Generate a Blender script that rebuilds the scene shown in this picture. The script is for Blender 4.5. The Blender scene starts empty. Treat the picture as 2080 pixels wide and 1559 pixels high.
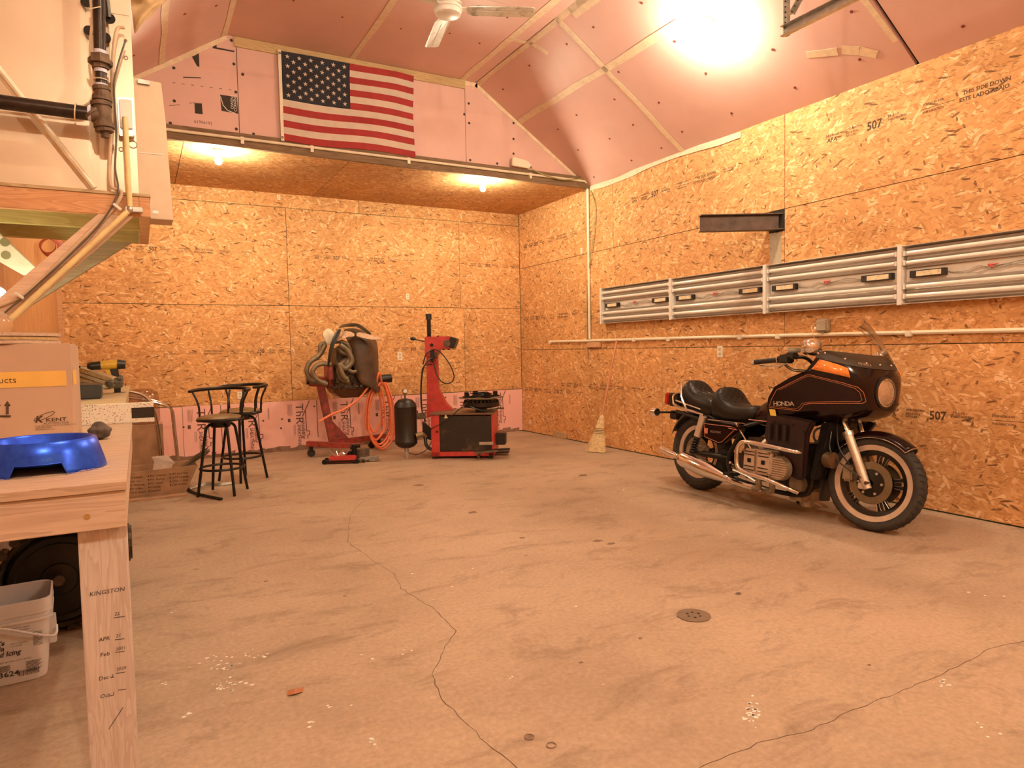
import bpy, bmesh, math, random
from mathutils import Vector, Matrix, Euler
random.seed(7)
SC = bpy.context.scene
COL = SC.collection
PI = math.pi
# ---------------------------------------------------------------- camera
FPX = 1373.37
CF = Vector((0.48125511, 0.87499624, -0.05267916))
CR = Vector((0.87555728, -0.48272746, -0.01933017))
CU = Vector((0.04234351, 0.03682088, 0.99842438))
CO = Vector((0, 0, 1.2525))
cd = bpy.data.cameras.new('camera'); cam = bpy.data.objects.new('camera', cd); COL.objects.link(cam)
cd.sensor_width = 36; cd.lens = FPX / 2080 * 36; cd.clip_start = 0.05; cd.clip_end = 100
cam.matrix_world = Matrix(((CR.x, CU.x, -CF.x, CO.x), (CR.y, CU.y, -CF.y, CO.y), (CR.z, CU.z, -CF.z, CO.z), (0, 0, 0, 1)))
SC.camera = cam
# ---------------------------------------------------------------- world, exposure
w = bpy.data.worlds.new('world'); SC.world = w; w.use_nodes = True
w.node_tree.nodes['Background'].inputs[0].default_value = (1.0, 0.75, 0.5, 1)
w.node_tree.nodes['Background'].inputs[1].default_value = 0.05
SC.view_settings.view_transform = 'Standard'; SC.view_settings.look = 'None'
SC.view_settings.exposure = 0.70; SC.view_settings.gamma = 1.0; SC.view_settings.use_curve_mapping = False
LAMP = (1.0, 0.86, 0.60)
BULB_MAIN, BULB_SOFFIT, BULB_ADDED = 950.0, 950.0, 1600.0      # emission strengths of the bulb glass, the last for added bulbs
# the room: right wall X=W, back wall Y=D, soffit Z=ZS from Y=YG to D, ceiling ZC
XL, W, D, YG, ZS, ZC, YN = -0.75, 5.06, 8.89, 7.10, 3.24, 4.29, -3.6
XCL, XCR = 0.86, 3.50

def P(px, py, ax, val):
    "point of the real plane (axis ax = val) seen at photo pixel px,py"
    r = CF + CR * ((px - 1040) / FPX) - CU * ((py - 779.5) / FPX)
    t = (val - CO[ax]) / r[ax]
    return CO + r * t

# ---------------------------------------------------------------- materials
MATS = {}
def nt(name):
    m = bpy.data.materials.new(name); m.use_nodes = True
    t = m.node_tree; return m, t, t.nodes['Principled BSDF']
def N(t, k, **kw):
    n = t.nodes.new(k)
    for a, b in kw.items():
        if a == 'inp':
            for i, v in b.items(): n.inputs[i].default_value = v
        else: setattr(n, a, b)
    return n
def math_n(t, op, a, b=None, c=None):
    n = N(t, 'ShaderNodeMath', operation=op)
    for i, v in enumerate((a, b, c)):
        if v is None: continue
        if isinstance(v, (int, float)): n.inputs[i].default_value = v
        else: t.links.new(v, n.inputs[i])
    return n.outputs[0]
def mixc(t, f, a, b, bt='MIX'):
    n = N(t, 'ShaderNodeMix', data_type='RGBA', blend_type=bt)
    for i, v in ((0, f), (6, a), (7, b)):
        if isinstance(v, (int, float)): n.inputs[i].default_value = v
        elif isinstance(v, tuple): n.inputs[i].default_value = v if len(v) == 4 else v + (1,)
        else: t.links.new(v, n.inputs[i])
    return n.outputs[2]
def ramp(t, f, stops, interp='LINEAR'):
    n = N(t, 'ShaderNodeValToRGB'); cr = n.color_ramp; cr.interpolation = interp
    while len(cr.elements) > 1: cr.elements.remove(cr.elements[-1])
    cr.elements[0].position = stops[0][0]; cr.elements[0].color = tuple(stops[0][1]) + (1,)
    for p, c in stops[1:]:
        e = cr.elements.new(p); e.color = tuple(c) + (1,)
    t.links.new(f, n.inputs[0]); return n.outputs[0]
def bump(t, b, h, strength=.3, dist=.002):
    n = N(t, 'ShaderNodeBump', inp={0: strength, 1: dist}); t.links.new(h, n.inputs['Height']); t.links.new(n.outputs[0], b.inputs['Normal'])

def plain(name, col, rough=.6, metal=0, var=.12, scale=14, bmp=.15, dirt=None, dscale=5, dthr=.55, coat=0, trans=0, spec=None):
    "procedural paint / metal / plastic: colour with soft noise variation, optional dirt blotches"
    if name in MATS: return MATS[name]
    m, t, b = nt(name)
    tc = N(t, 'ShaderNodeTexCoord'); no = N(t, 'ShaderNodeTexNoise', inp={'Scale': scale, 'Detail': 4})
    t.links.new(tc.outputs['Object'], no.inputs['Vector'])
    lo = tuple(max(0, c * (1 - var)) for c in col); hi = tuple(min(1, c * (1 + var)) for c in col)
    c = ramp(t, no.outputs[0], [(.3, lo), (.7, hi)])
    if dirt:
        n2 = N(t, 'ShaderNodeTexNoise', inp={'Scale': dscale, 'Detail': 6, 'Roughness': .7}); t.links.new(tc.outputs['Object'], n2.inputs['Vector'])
        f = ramp(t, n2.outputs[0], [(dthr, (0, 0, 0)), (dthr + .15, (1, 1, 1))]); c = mixc(t, f, c, dirt)
    t.links.new(c, b.inputs['Base Color'])
    b.inputs['Roughness'].default_value = rough; b.inputs['Metallic'].default_value = metal
    if coat: b.inputs['Coat Weight'].default_value = coat; b.inputs['Coat Roughness'].default_value = .08
    if trans: b.inputs['Transmission Weight'].default_value = trans
    if spec is not None: b.inputs['Specular IOR Level'].default_value = spec
    if bmp: bump(t, b, no.outputs[0], bmp, .002)
    MATS[name] = m; return m

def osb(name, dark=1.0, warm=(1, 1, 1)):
    m, t, b = nt(name)
    uv = N(t, 'ShaderNodeUVMap'); src = uv.outputs[0]
    wn = N(t, 'ShaderNodeTexNoise', noise_dimensions='2D', inp={'Scale': 4, 'Detail': 1}); t.links.new(src, wn.inputs['Vector'])
    ws = N(t, 'ShaderNodeVectorMath', operation='MULTIPLY_ADD', inp={1: (.03, .03, 0), 2: (0, 0, 0)})
    t.links.new(wn.outputs['Color'], ws.inputs[0]); t.links.new(src, ws.inputs[2]); src2 = ws.outputs[0]
    cols = [(0, (.52, .245, .09)), (.12, (.66, .335, .13)), (.5, (.72, .385, .16)), (.82, (.78, .44, .19)), (.94, (.88, .56, .28)), (1, (.94, .66, .38))]
    res = None; hsum = None
    for k, (ang, sx, sy) in enumerate([(5, 9, 34), (-22, 11, 42), (28, 11, 40), (62, 15, 46), (-58, 14, 44), (-8, 17, 62)]):
        mp = N(t, 'ShaderNodeMapping', inp={'Location': (k * 3.3, k * 1.7, 0), 'Rotation': (0, 0, math.radians(ang)), 'Scale': (sx, sy, 1)})
        mp.vector_type = 'POINT'; 
        r1 = N(t, 'ShaderNodeVectorRotate', rotation_type='Z_AXIS', inp={'Angle': math.radians(ang)}); t.links.new(src2, r1.inputs['Vector'])
        mp.inputs['Rotation'].default_value = (0, 0, 0); t.links.new(r1.outputs[0], mp.inputs['Vector'])
        v = N(t, 'ShaderNodeTexVoronoi', voronoi_dimensions='2D', feature='F1', inp={'Scale': 1.0, 'Randomness': 1.0}); t.links.new(mp.outputs[0], v.inputs['Vector'])
        sp = N(t, 'ShaderNodeSeparateColor'); t.links.new(v.outputs['Color'], sp.inputs[0])
        c = ramp(t, sp.outputs[0], cols)
        if res is None: res = c; hsum = sp.outputs[0]
        else:
            f = math_n(t, 'GREATER_THAN', sp.outputs[1], .62 if k < 5 else .75)
            res = mixc(t, f, res, c)
            hm = N(t, 'ShaderNodeMix', data_type='FLOAT'); t.links.new(f, hm.inputs[0]); t.links.new(hsum, hm.inputs[2]); t.links.new(sp.outputs[0], hm.inputs[3]); hsum = hm.outputs[0]
    # dark slivers and voids
    for k, (ang, sx, sy, thr, dcol) in enumerate([(14, 11, 60, .984, (.15, .065, .025)), (-25, 13, 55, .986, (.17, .075, .03)), (70, 24, 50, .99, (.2, .09, .035)), (40, 22, 110, .93, (.50, .24, .09)), (-15, 20, 120, .92, (.52, .25, .10)), (5, 24, 130, .94, (.36, .17, .065))]):
        r1 = N(t, 'ShaderNodeVectorRotate', rotation_type='Z_AXIS', inp={'Angle': math.radians(ang)}); t.links.new(src2, r1.inputs['Vector'])
        mp = N(t, 'ShaderNodeMapping', inp={'Location': (k * 5.1 + 9, k * 2.3, 0), 'Scale': (sx, sy, 1)}); t.links.new(r1.outputs[0], mp.inputs['Vector'])
        v = N(t, 'ShaderNodeTexVoronoi', voronoi_dimensions='2D', feature='F1', inp={'Scale': 1.0}); t.links.new(mp.outputs[0], v.inputs['Vector'])
        sp = N(t, 'ShaderNodeSeparateColor'); t.links.new(v.outputs['Color'], sp.inputs[0])
        f = math_n(t, 'MULTIPLY', math_n(t, 'GREATER_THAN', sp.outputs[2], thr), math_n(t, 'LESS_THAN', v.outputs['Distance'], .42))
        res = mixc(t, math_n(t, 'MULTIPLY', f, .85), res, dcol)
    # broad patchiness of each board
    big = N(t, 'ShaderNodeTexNoise', noise_dimensions='2D', inp={'Scale': 1.1, 'Detail': 3}); t.links.new(uv.outputs[0], big.inputs['Vector'])
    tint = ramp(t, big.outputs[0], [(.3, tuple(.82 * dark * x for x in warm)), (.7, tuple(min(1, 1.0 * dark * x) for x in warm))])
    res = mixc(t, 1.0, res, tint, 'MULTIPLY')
    t.links.new(res, b.inputs['Base Color']); b.inputs['Roughness'].default_value = .72; b.inputs['Specular IOR Level'].default_value = .25
    bump(t, b, hsum, .25, .0015)
    return m
M_OSB = osb('oriented strand board')
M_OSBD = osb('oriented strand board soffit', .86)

def wood(name, c0, c1, axis='X', sc=1.0, rough=.7, knots=None, coordsys='Object'):
    if name in MATS: return MATS[name]
    m, t, b = nt(name)
    tc = N(t, 'ShaderNodeTexCoord')
    s = {'X': (1.2, 14, 14), 'Y': (14, 1.2, 14), 'Z': (14, 14, 1.2)}[axis]
    mp = N(t, 'ShaderNodeMapping', inp={'Scale': tuple(v * sc for v in s)}); t.links.new(tc.outputs[coordsys], mp.inputs['Vector'])
    n1 = N(t, 'ShaderNodeTexNoise', inp={'Scale': 1.0, 'Detail': 3, 'Distortion': .8}); t.links.new(mp.outputs[0], n1.inputs['Vector'])
    rings = math_n(t, 'FRACT', math_n(t, 'MULTIPLY', n1.outputs[0], 9))
    n2 = N(t, 'ShaderNodeTexNoise', inp={'Scale': 7.0, 'Detail': 4}); t.links.new(mp.outputs[0], n2.inputs['Vector'])
    f = math_n(t, 'ADD', math_n(t, 'MULTIPLY', rings, .6), math_n(t, 'MULTIPLY', n2.outputs[0], .5))
    c = ramp(t, f, [(.15, c1), (.75, c0), (.98, tuple(x * .8 for x in c1))])
    if knots:
        v = N(t, 'ShaderNodeTexVoronoi', inp={'Scale': 3.2}); t.links.new(tc.outputs['Object'], v.inputs['Vector'])
        kf = ramp(t, v.outputs['Distance'], [(.05, (1, 1, 1)), (.13, (0, 0, 0))]); c = mixc(t, kf, c, knots)
    t.links.new(c, b.inputs['Base Color']); b.inputs['Roughness'].default_value = rough; b.inputs['Specular IOR Level'].default_value = .25
    bump(t, b, f, .2, .001)
    MATS[name] = m; return m
M_PINE = wood('planed pine', (.64, .50, .39), (.47, .34, .25), 'X', 1.0, knots=(.3, .15, .08))
M_PINEZ = wood('planed pine upright', (.64, .57, .53), (.51, .42, .37), 'Z', 1.6)
M_PINED = wood('olive lumber', (.60, .52, .25), (.45, .36, .15), 'X', 1.0, knots=(.1, .06, .03))  # olive tone for the beams beneath the platform deck
M_FASC = wood('fascia lumber', (.70, .40, .22), (.52, .27, .13), 'X', 1.2, knots=(.2, .09, .04))
M_BRACE = wood('brace lumber', (.78, .60, .46), (.66, .48, .36), 'X', .8)
M_BRACED = wood('weathered brace lumber', (.50, .44, .33), (.38, .33, .24), 'X', .8, knots=(.08, .06, .04))
M_HEAD = wood('dark header lumber', (.26, .17, .10), (.17, .105, .06), 'X', .8)
M_TRIMW = wood('pale trim board', (.62, .46, .25), (.46, .32, .16), 'X', 1)
M_PLY = wood('weathered plywood', (.56, .44, .27), (.38, .27, .15), 'X', .8)
M_PLYTOP = wood('bench plywood', (.56, .42, .31), (.42, .30, .21), 'X', 1.4)
M_PLANK = wood('plank wall', (.62, .32, .14), (.45, .21, .08), 'Z', .8)

def concrete():
    m, t, b = nt('worn concrete')
    tc = N(t, 'ShaderNodeTexCoord'); o = tc.outputs['Object']
    a = N(t, 'ShaderNodeTexNoise', inp={'Scale': .8, 'Detail': 6, 'Roughness': .62}); t.links.new(o, a.inputs['Vector'])
    c = ramp(t, a.outputs[0], [(.3, (.34, .25, .18)), (.5, (.43, .325, .235)), (.72, (.50, .38, .28))])
    mp = N(t, 'ShaderNodeMapping', inp={'Scale': (1, 2.2, 1), 'Rotation': (0, 0, .5)}); t.links.new(o, mp.inputs['Vector'])
    s = N(t, 'ShaderNodeTexNoise', inp={'Scale': 2.2, 'Detail': 8, 'Roughness': .75, 'Distortion': .6}); t.links.new(mp.outputs[0], s.inputs['Vector'])
    f = ramp(t, s.outputs[0], [(.52, (0, 0, 0)), (.72, (1, 1, 1))]); c = mixc(t, math_n(t, 'MULTIPLY', f, .7), c, (.17, .115, .08))
    g = N(t, 'ShaderNodeTexNoise', inp={'Scale': 45, 'Detail': 5, 'Roughness': .7}); t.links.new(o, g.inputs['Vector'])
    c = mixc(t, .5, c, ramp(t, g.outputs[0], [(.3, (.35, .35, .35)), (.7, (.66, .66, .66))]), 'OVERLAY')
    # oil spots
    v = N(t, 'ShaderNodeTexVoronoi', inp={'Scale': 3.6}); t.links.new(o, v.inputs['Vector'])
    sp = N(t, 'ShaderNodeSeparateColor'); t.links.new(v.outputs['Color'], sp.inputs[0])
    ds = math_n(t, 'ADD', v.outputs['Distance'], math_n(t, 'MULTIPLY', g.outputs[0], .12))
    f = math_n(t, 'MULTIPLY', math_n(t, 'GREATER_THAN', sp.outputs[0], .72), ramp(t, ds, [(.08, (1, 1, 1)), (.13, (0, 0, 0))]))
    c = mixc(t, math_n(t, 'MULTIPLY', f, .6), c, (.1, .06, .04))
    # pale scuffs
    v = N(t, 'ShaderNodeTexVoronoi', inp={'Scale': 9}); t.links.new(mp.outputs[0], v.inputs['Vector'])
    sp = N(t, 'ShaderNodeSeparateColor'); t.links.new(v.outputs['Color'], sp.inputs[0])
    ds = math_n(t, 'ADD', v.outputs['Distance'], math_n(t, 'MULTIPLY', g.outputs[0], .2))
    f = math_n(t, 'MULTIPLY', math_n(t, 'GREATER_THAN', sp.outputs[1], .93), ramp(t, ds, [(.15, (1, 1, 1)), (.19, (0, 0, 0))]))
    c = mixc(t, math_n(t, 'MULTIPLY', f, .7), c, (.62, .56, .48))
    t.links.new(c, b.inputs['Base Color'])
    b.inputs['Roughness'].default_value = .62; b.inputs['Specular IOR Level'].default_value = .3
    bump(t, b, g.outputs[0], .25, .002)
    return m
M_CONC = concrete()
def foam(name, c0, c1):
    m, t, b = nt(name)
    tc = N(t, 'ShaderNodeTexCoord')
    a = N(t, 'ShaderNodeTexNoise', inp={'Scale': 1.6, 'Detail': 5, 'Roughness': .6}); t.links.new(tc.outputs['Object'], a.inputs['Vector'])
    c = ramp(t, a.outputs[0], [(.3, c0), (.7, c1)])
    s = N(t, 'ShaderNodeTexNoise', inp={'Scale': 7, 'Detail': 7, 'Roughness': .8}); t.links.new(tc.outputs['Object'], s.inputs['Vector'])
    f = ramp(t, s.outputs[0], [(.66, (0, 0, 0)), (.76, (1, 1, 1))]); c = mixc(t, math_n(t, 'MULTIPLY', f, .35), c, (.36, .2, .18))
    t.links.new(c, b.inputs['Base Color']); b.inputs['Roughness'].default_value = .45; b.inputs['Specular IOR Level'].default_value = .3
    return m
M_FOAM = foam('pink foam board', (.68, .43, .38), (.77, .495, .44))
M_FOAML = foam('pink foam board light', (.84, .46, .41), (.90, .53, .48))
M_TAPE = plain('cream seam tape', (.78, .62, .44), .5, var=.1, bmp=.4, scale=20)
M_INK = plain('black ink', (.045, .03, .022), .7, bmp=0)
M_INKO = plain('faded board ink', (.085, .045, .022), .8, bmp=0, var=.4, scale=60)
M_GAP = plain('green edge seal', (.06, .10, .05), .8, var=.6, scale=3, bmp=0)
M_DARK = plain('dark void', (.02, .015, .012), .9, bmp=0)
M_WHITE = plain('white enamel', (.80, .76, .70), .35, var=.05, bmp=.05)
M_CREAM = plain('cream conduit plastic', (.82, .74, .58), .4, var=.08, bmp=.05)
M_FURN = plain('beige sheet metal', (.70, .58, .44), .32, .3, var=.06, scale=4, bmp=.02)
M_STEEL = plain('galvanised steel', (.48, .46, .42), .4, .8, var=.2, scale=20)
M_CHROME = plain('chrome', (.78, .76, .74), .12, 1, var=.05, bmp=0)
M_ALU = plain('brushed aluminium', (.62, .59, .55), .35, .9, var=.15, scale=30)
M_BLKPIPE = plain('black iron pipe', (.045, .035, .03), .3, .6, var=.4, bmp=.3)
M_IRON = plain('rusty cast iron', (.16, .11, .075), .7, .4, var=.4, scale=30, bmp=.6)
M_BLACK = plain('black plastic', (.018, .016, .015), .35, bmp=.05)
M_BLACKM = plain('satin black metal', (.02, .017, .015), .3, .5, bmp=.05)
M_RUBBER = plain('tyre rubber', (.035, .03, .026), .75, var=.3, scale=20, bmp=.3)
M_RED = plain('worn red paint', (.55, .055, .05), .4, var=.15, dirt=(.2, .05, .035), dscale=9, dthr=.6)
M_REDD = plain('dirty red paint', (.32, .05, .035), .5, var=.3, dirt=(.1, .04, .025), dscale=12, dthr=.5)
M_HOSE = plain('orange rubber hose', (.85, .22, .09), .45, var=.1, bmp=.05)
M_CARD = plain('cardboard', (.54, .38, .27), .8, var=.07, scale=5, bmp=.1)
M_CARDL = plain('cardboard dirty', (.42, .25, .14), .85, var=.2, scale=9)

# ---------------------------------------------------------------- mesh builder
def basis(d):
    d = Vector(d).normalized(); a = Vector((0, 0, 1)) if abs(d.z) < .9 else Vector((1, 0, 0))
    u = d.cross(a).normalized(); return u, d.cross(u).normalized(), d
class MB:
    def __init__(s): s.v = []; s.f = []; s.mi = []; s.uv = []; s.cm = 0; s.hasuv = False
    def add(s, vs, fs):
        o = len(s.v); s.v += [tuple(v) for v in vs]
        for f in fs: s.f.append([o + i for i in f]); s.mi.append(s.cm)
        return s
    def box(s, a, b, mat=None):
        (x0, y0, z0), (x1, y1, z1) = a, b
        vs = [Vector(v) for v in ((x0, y0, z0), (x1, y0, z0), (x1, y1, z0), (x0, y1, z0), (x0, y0, z1), (x1, y0, z1), (x1, y1, z1), (x0, y1, z1))]
        if mat: vs = [mat @ v for v in vs]
        return s.add(vs, [(0, 3, 2, 1), (4, 5, 6, 7), (0, 1, 5, 4), (1, 2, 6, 5), (2, 3, 7, 6), (3, 0, 4, 7)])
    def bar(s, p0, p1, wd, ht, up=(0, 0, 1)):
        "rectangular beam p0->p1; wd across, ht along up"
        p0, p1, up = Vector(p0), Vector(p1), Vector(up); d = (p1 - p0).normalized(); u = d.cross(up).normalized(); v = u.cross(d)
        vs = [p + u * (a * wd / 2) + v * (b * ht / 2) for p in (p0, p1) for a, b in ((-1, -1), (1, -1), (1, 1), (-1, 1))]
        return s.add(vs, [(0, 3, 2, 1), (4, 5, 6, 7), (0, 1, 5, 4), (1, 2, 6, 5), (2, 3, 7, 6), (3, 0, 4, 7)])
    def cyl(s, p0, p1, r0, r1=None, n=16, cap=True):
        r1 = r0 if r1 is None else r1; p0, p1 = Vector(p0), Vector(p1); u, v, d = basis(p1 - p0)
        vs = []
        for p, r in ((p0, r0), (p1, r1)): vs += [p + (u * math.cos(2 * PI * i / n) + v * math.sin(2 * PI * i / n)) * r for i in range(n)]
        fs = [(i, (i + 1) % n, n + (i + 1) % n, n + i) for i in range(n)]
        if cap: fs += [tuple(range(n))[::-1], tuple(range(n, 2 * n))]
        return s.add(vs, fs)
    def tube(s, pts, r, n=8, closed=False, cap=True):
        pts = [Vector(p) for p in pts]; m = len(pts); vs = []; pu = None
        for i, p in enumerate(pts):
            if closed: d = pts[(i + 1) % m] - pts[i - 1]
            else: d = pts[min(i + 1, m - 1)] - pts[max(i - 1, 0)]
            if d.length < 1e-9: d = Vector((0, 0, 1))
            d.normalize()
            if pu is None: u, v, _ = basis(d)
            else:
                u = pu - d * pu.dot(d); u = u.normalized() if u.length > 1e-6 else basis(d)[0]; v = d.cross(u)
            pu = u; rr = r[i] if isinstance(r, (list, tuple)) else r
            vs += [p + (u * math.cos(2 * PI * k / n) + v * math.sin(2 * PI * k / n)) * rr for k in range(n)]
        fs = []
        for i in range(m if closed else m - 1):
            j = (i + 1) % m
            fs += [(i * n + k, i * n + (k + 1) % n, j * n + (k + 1) % n, j * n + k) for k in range(n)]
        if cap and not closed: fs += [tuple(range(n))[::-1], tuple(range((m - 1) * n, m * n))]
        return s.add(vs, fs)
    def lathe(s, prof, c=(0, 0, 0), axis=(0, 0, 1), n=32, squash=(1, 1)):
        "prof: [(r, h)...] turned around axis through c"
        u, v, d = basis(axis); c = Vector(c); vs = []; m = len(prof)
        if tuple(axis) == (0, 0, 1): u, v = Vector((1, 0, 0)), Vector((0, 1, 0))
        for r, h in prof: vs += [c + d * h + (u * math.cos(2 * PI * k / n) * squash[0] + v * math.sin(2 * PI * k / n) * squash[1]) * max(r, 1e-5) for k in range(n)]
        fs = []
        for i in range(m - 1): fs += [(i * n + k, i * n + (k + 1) % n, (i + 1) * n + (k + 1) % n, (i + 1) * n + k) for k in range(n)]
        return s.add(vs, fs)
    def ring(s, c, axis, R, r, n=40, k=10):
        u, v, d = basis(axis); c = Vector(c)
        return s.tube([c + (u * math.cos(2 * PI * i / n) + v * math.sin(2 * PI * i / n)) * R for i in range(n)], r, k, closed=True)
    def sph(s, c, r, n=16, m=10, sc=(1, 1, 1)):
        return s.add([Vector(c) + Vector((math.sin(PI * j / m) * math.cos(2 * PI * i / n) * r * sc[0], math.sin(PI * j / m) * math.sin(2 * PI * i / n) * r * sc[1], math.cos(PI * j / m) * r * sc[2])) for j in range(m + 1) for i in range(n)],
                     [(j * n + i, (j + 1) * n + i, (j + 1) * n + (i + 1) % n, j * n + (i + 1) % n) for j in range(m) for i in range(n)])
    def prism(s, pts, f0, f1=None, h=None):
        "pts 2D outline; f0,f1 map (a,b)->3D for the two faces"
        n = len(pts); a = [f0(*p) for p in pts]; b = [f1(*p) for p in pts]
        return s.add(a + b, [tuple(range(n))[::-1], tuple(range(n, 2 * n))] + [(i, (i + 1) % n, n + (i + 1) % n, n + i) for i in range(n)])
    def plate(s, pts3, nrm, th):
        "flat polygon given in 3D extruded by th along nrm"
        pts3 = [Vector(p) for p in pts3]; q = Vector(nrm) * th; n = len(pts3)
        return s.add(pts3 + [p + q for p in pts3], [tuple(range(n))[::-1], tuple(range(n, 2 * n))] + [(i, (i + 1) % n, n + (i + 1) % n, n + i) for i in range(n)])
    def strip(s, pts, wd, nrm, th=.002):
        "ribbon along 3D pts"
        pts = [Vector(p) for p in pts]; nrm = Vector(nrm).normalized()
        for i in range(len(pts) - 1):
            d = (pts[i + 1] - pts[i]).normalized(); u = d.cross(nrm).normalized()
            w0 = (wd[i] if isinstance(wd, list) else wd) / 2; w1 = (wd[i + 1] if isinstance(wd, list) else wd) / 2
            s.plate([pts[i] - u * w0, pts[i] + u * w0, pts[i + 1] + u * w1, pts[i + 1] - u * w1], nrm, th)
        return s
    def loft(s, rings, cap=True, closed=True):
        n = len(rings[0]); vs = [p for r in rings for p in r]; fs = []
        for i in range(len(rings) - 1):
            for k in range(n if closed else n - 1): fs.append((i * n + k, i * n + (k + 1) % n, (i + 1) * n + (k + 1) % n, (i + 1) * n + k))
        if cap: fs += [tuple(range(n))[::-1], tuple(range((len(rings) - 1) * n, len(rings) * n))]
        return s.add(vs, fs)
    def text(s, body, size, o, ux, uy, shear=0, align='LEFT', sx=1.0, bold=0.0):
        key = (body, shear, align, bold)
        if key not in TXT:
            cu = bpy.data.curves.new('t', 'FONT'); cu.body = body; cu.size = 1; cu.align_x = align; cu.shear = shear; cu.offset = bold; cu.resolution_u = 2
            ob = bpy.data.objects.new('t', cu); COL.objects.link(ob); dg = bpy.context.evaluated_depsgraph_get()
            me = bpy.data.meshes.new_from_object(ob.evaluated_get(dg)); TXT[key] = ([v.co.copy() for v in me.vertices], [list(p.vertices) for p in me.polygons])
            bpy.data.objects.remove(ob); bpy.data.meshes.remove(me); bpy.data.curves.remove(cu)
        vs, fs = TXT[key]; o, ux, uy = Vector(o), Vector(ux).normalized(), Vector(uy).normalized()
        return s.add([o + ux * (v.x * size * sx) + uy * (v.y * size) for v in vs], fs)
    def build(s, name, mat, parent=None, smooth=False, bevel=0, sub=0, solid=0, ang=40, kind=None, label=None):
        me = bpy.data.meshes.new(name); me.from_pydata(s.v, [], s.f)
        mats = mat if isinstance(mat, (list, tuple)) else [mat]
        for m in mats: me.materials.append(m)
        if len(mats) > 1: me.polygons.foreach_set('material_index', s.mi)
        o = bpy.data.objects.new(name, me); COL.objects.link(o)
        bm = bmesh.new(); bm.from_mesh(me); bmesh.ops.remove_doubles(bm, verts=bm.verts, dist=1e-6)
        bmesh.ops.recalc_face_normals(bm, faces=bm.faces)
        if bevel:
            es = [e for e in bm.edges if len(e.link_faces) == 2 and e.calc_face_angle(0) > .6]
            try: bmesh.ops.bevel(bm, geom=es, offset=bevel, segments=2, affect='EDGES', clamp_overlap=True)
            except Exception: pass
        bm.to_mesh(me); bm.free()
        if smooth:
            me.polygons.foreach_set('use_smooth', [True] * len(me.polygons))
            me.set_sharp_from_angle(angle=math.radians(ang))
        if solid: md = o.modifiers.new('s', 'SOLIDIFY'); md.thickness = solid; md.offset = 0
        if sub: md = o.modifiers.new('u', 'SUBSURF'); md.levels = sub; md.render_levels = sub
        if parent is not None:
            o.parent = parent
        if kind: o['kind'] = kind
        if label: o['label'] = label
        return o
TXT = {}
def tag(o, label, cat, group=None, kind=None):
    o['label'] = label; o['category'] = cat
    if group: o['group'] = group
    if kind: o['kind'] = kind
    return o
def thing(name, label, cat, loc=(0, 0, 0), rot=(0, 0, 0), group=None):
    o = bpy.data.objects.new(name, None); COL.objects.link(o); o.empty_display_size = .05
    o.location = loc; o.rotation_euler = rot; return tag(o, label, cat, group)
def struct(o): o['kind'] = 'structure'; return o
def copy_tree(o, parent=None):
    c = o.copy(); COL.objects.link(c)
    if parent is not None: c.parent = parent
    for ch in [x for x in bpy.data.objects if x.parent == o]: copy_tree(ch, c)
    return c
def bez(pts, n=8):
    "smooth Catmull-Rom path through points"
    pts = [Vector(p) for p in pts]; q = [pts[0]] + pts + [pts[-1]]; out = []
    for i in range(1, len(q) - 2):
        for k in range(n):
            t = k / n; a, b, c, d = q[i - 1], q[i], q[i + 1], q[i + 2]
            out.append(.5 * ((2 * b) + (c - a) * t + (2 * a - 5 * b + 4 * c - d) * t * t + (3 * b - a - 3 * c + d) * t ** 3))
    return out + [pts[-1]]
# ================================================================ ROOM
def sheets(name, rects, f, nrm, mat, th=.012, parent=None):
    "boards: rects of (u0,v0,u1,v1) (or polygon lists) in metres; f maps (u,v)->3D; separate slabs with their own UV offset"
    vs, fs, uvs = [], [], []
    nrm = Vector(nrm)
    for r in rects:
        poly = [(r[0], r[1]), (r[2], r[1]), (r[2], r[3]), (r[0], r[3])] if not isinstance(r[0], tuple) else r
        ox, oy = random.uniform(0, 60), random.uniform(0, 60); fl = random.choice((1, -1)); n = len(poly); o = len(vs)
        a = [Vector(f(*p)) for p in poly]; b = [p - nrm * th for p in a]; vs += a + b
        faces = [list(range(n)), list(range(2 * n - 1, n - 1, -1))] + [[i, n + i, n + (i + 1) % n, (i + 1) % n] for i in range(n)]
        for fc in faces:
            fs.append([o + i for i in fc]); uvs += [(poly[i % n][0] * fl + ox, poly[i % n][1] + oy) for i in fc]
    me = bpy.data.meshes.new(name); me.from_pydata(vs, [], fs); l = me.uv_layers.new(name='UVMap')
    for i, uvv in enumerate(uvs): l.data[i].uv = uvv
    me.materials.append(mat); o = bpy.data.objects.new(name, me); COL.objects.link(o)
    if parent: o.parent = parent
    return o
G = .003
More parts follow.
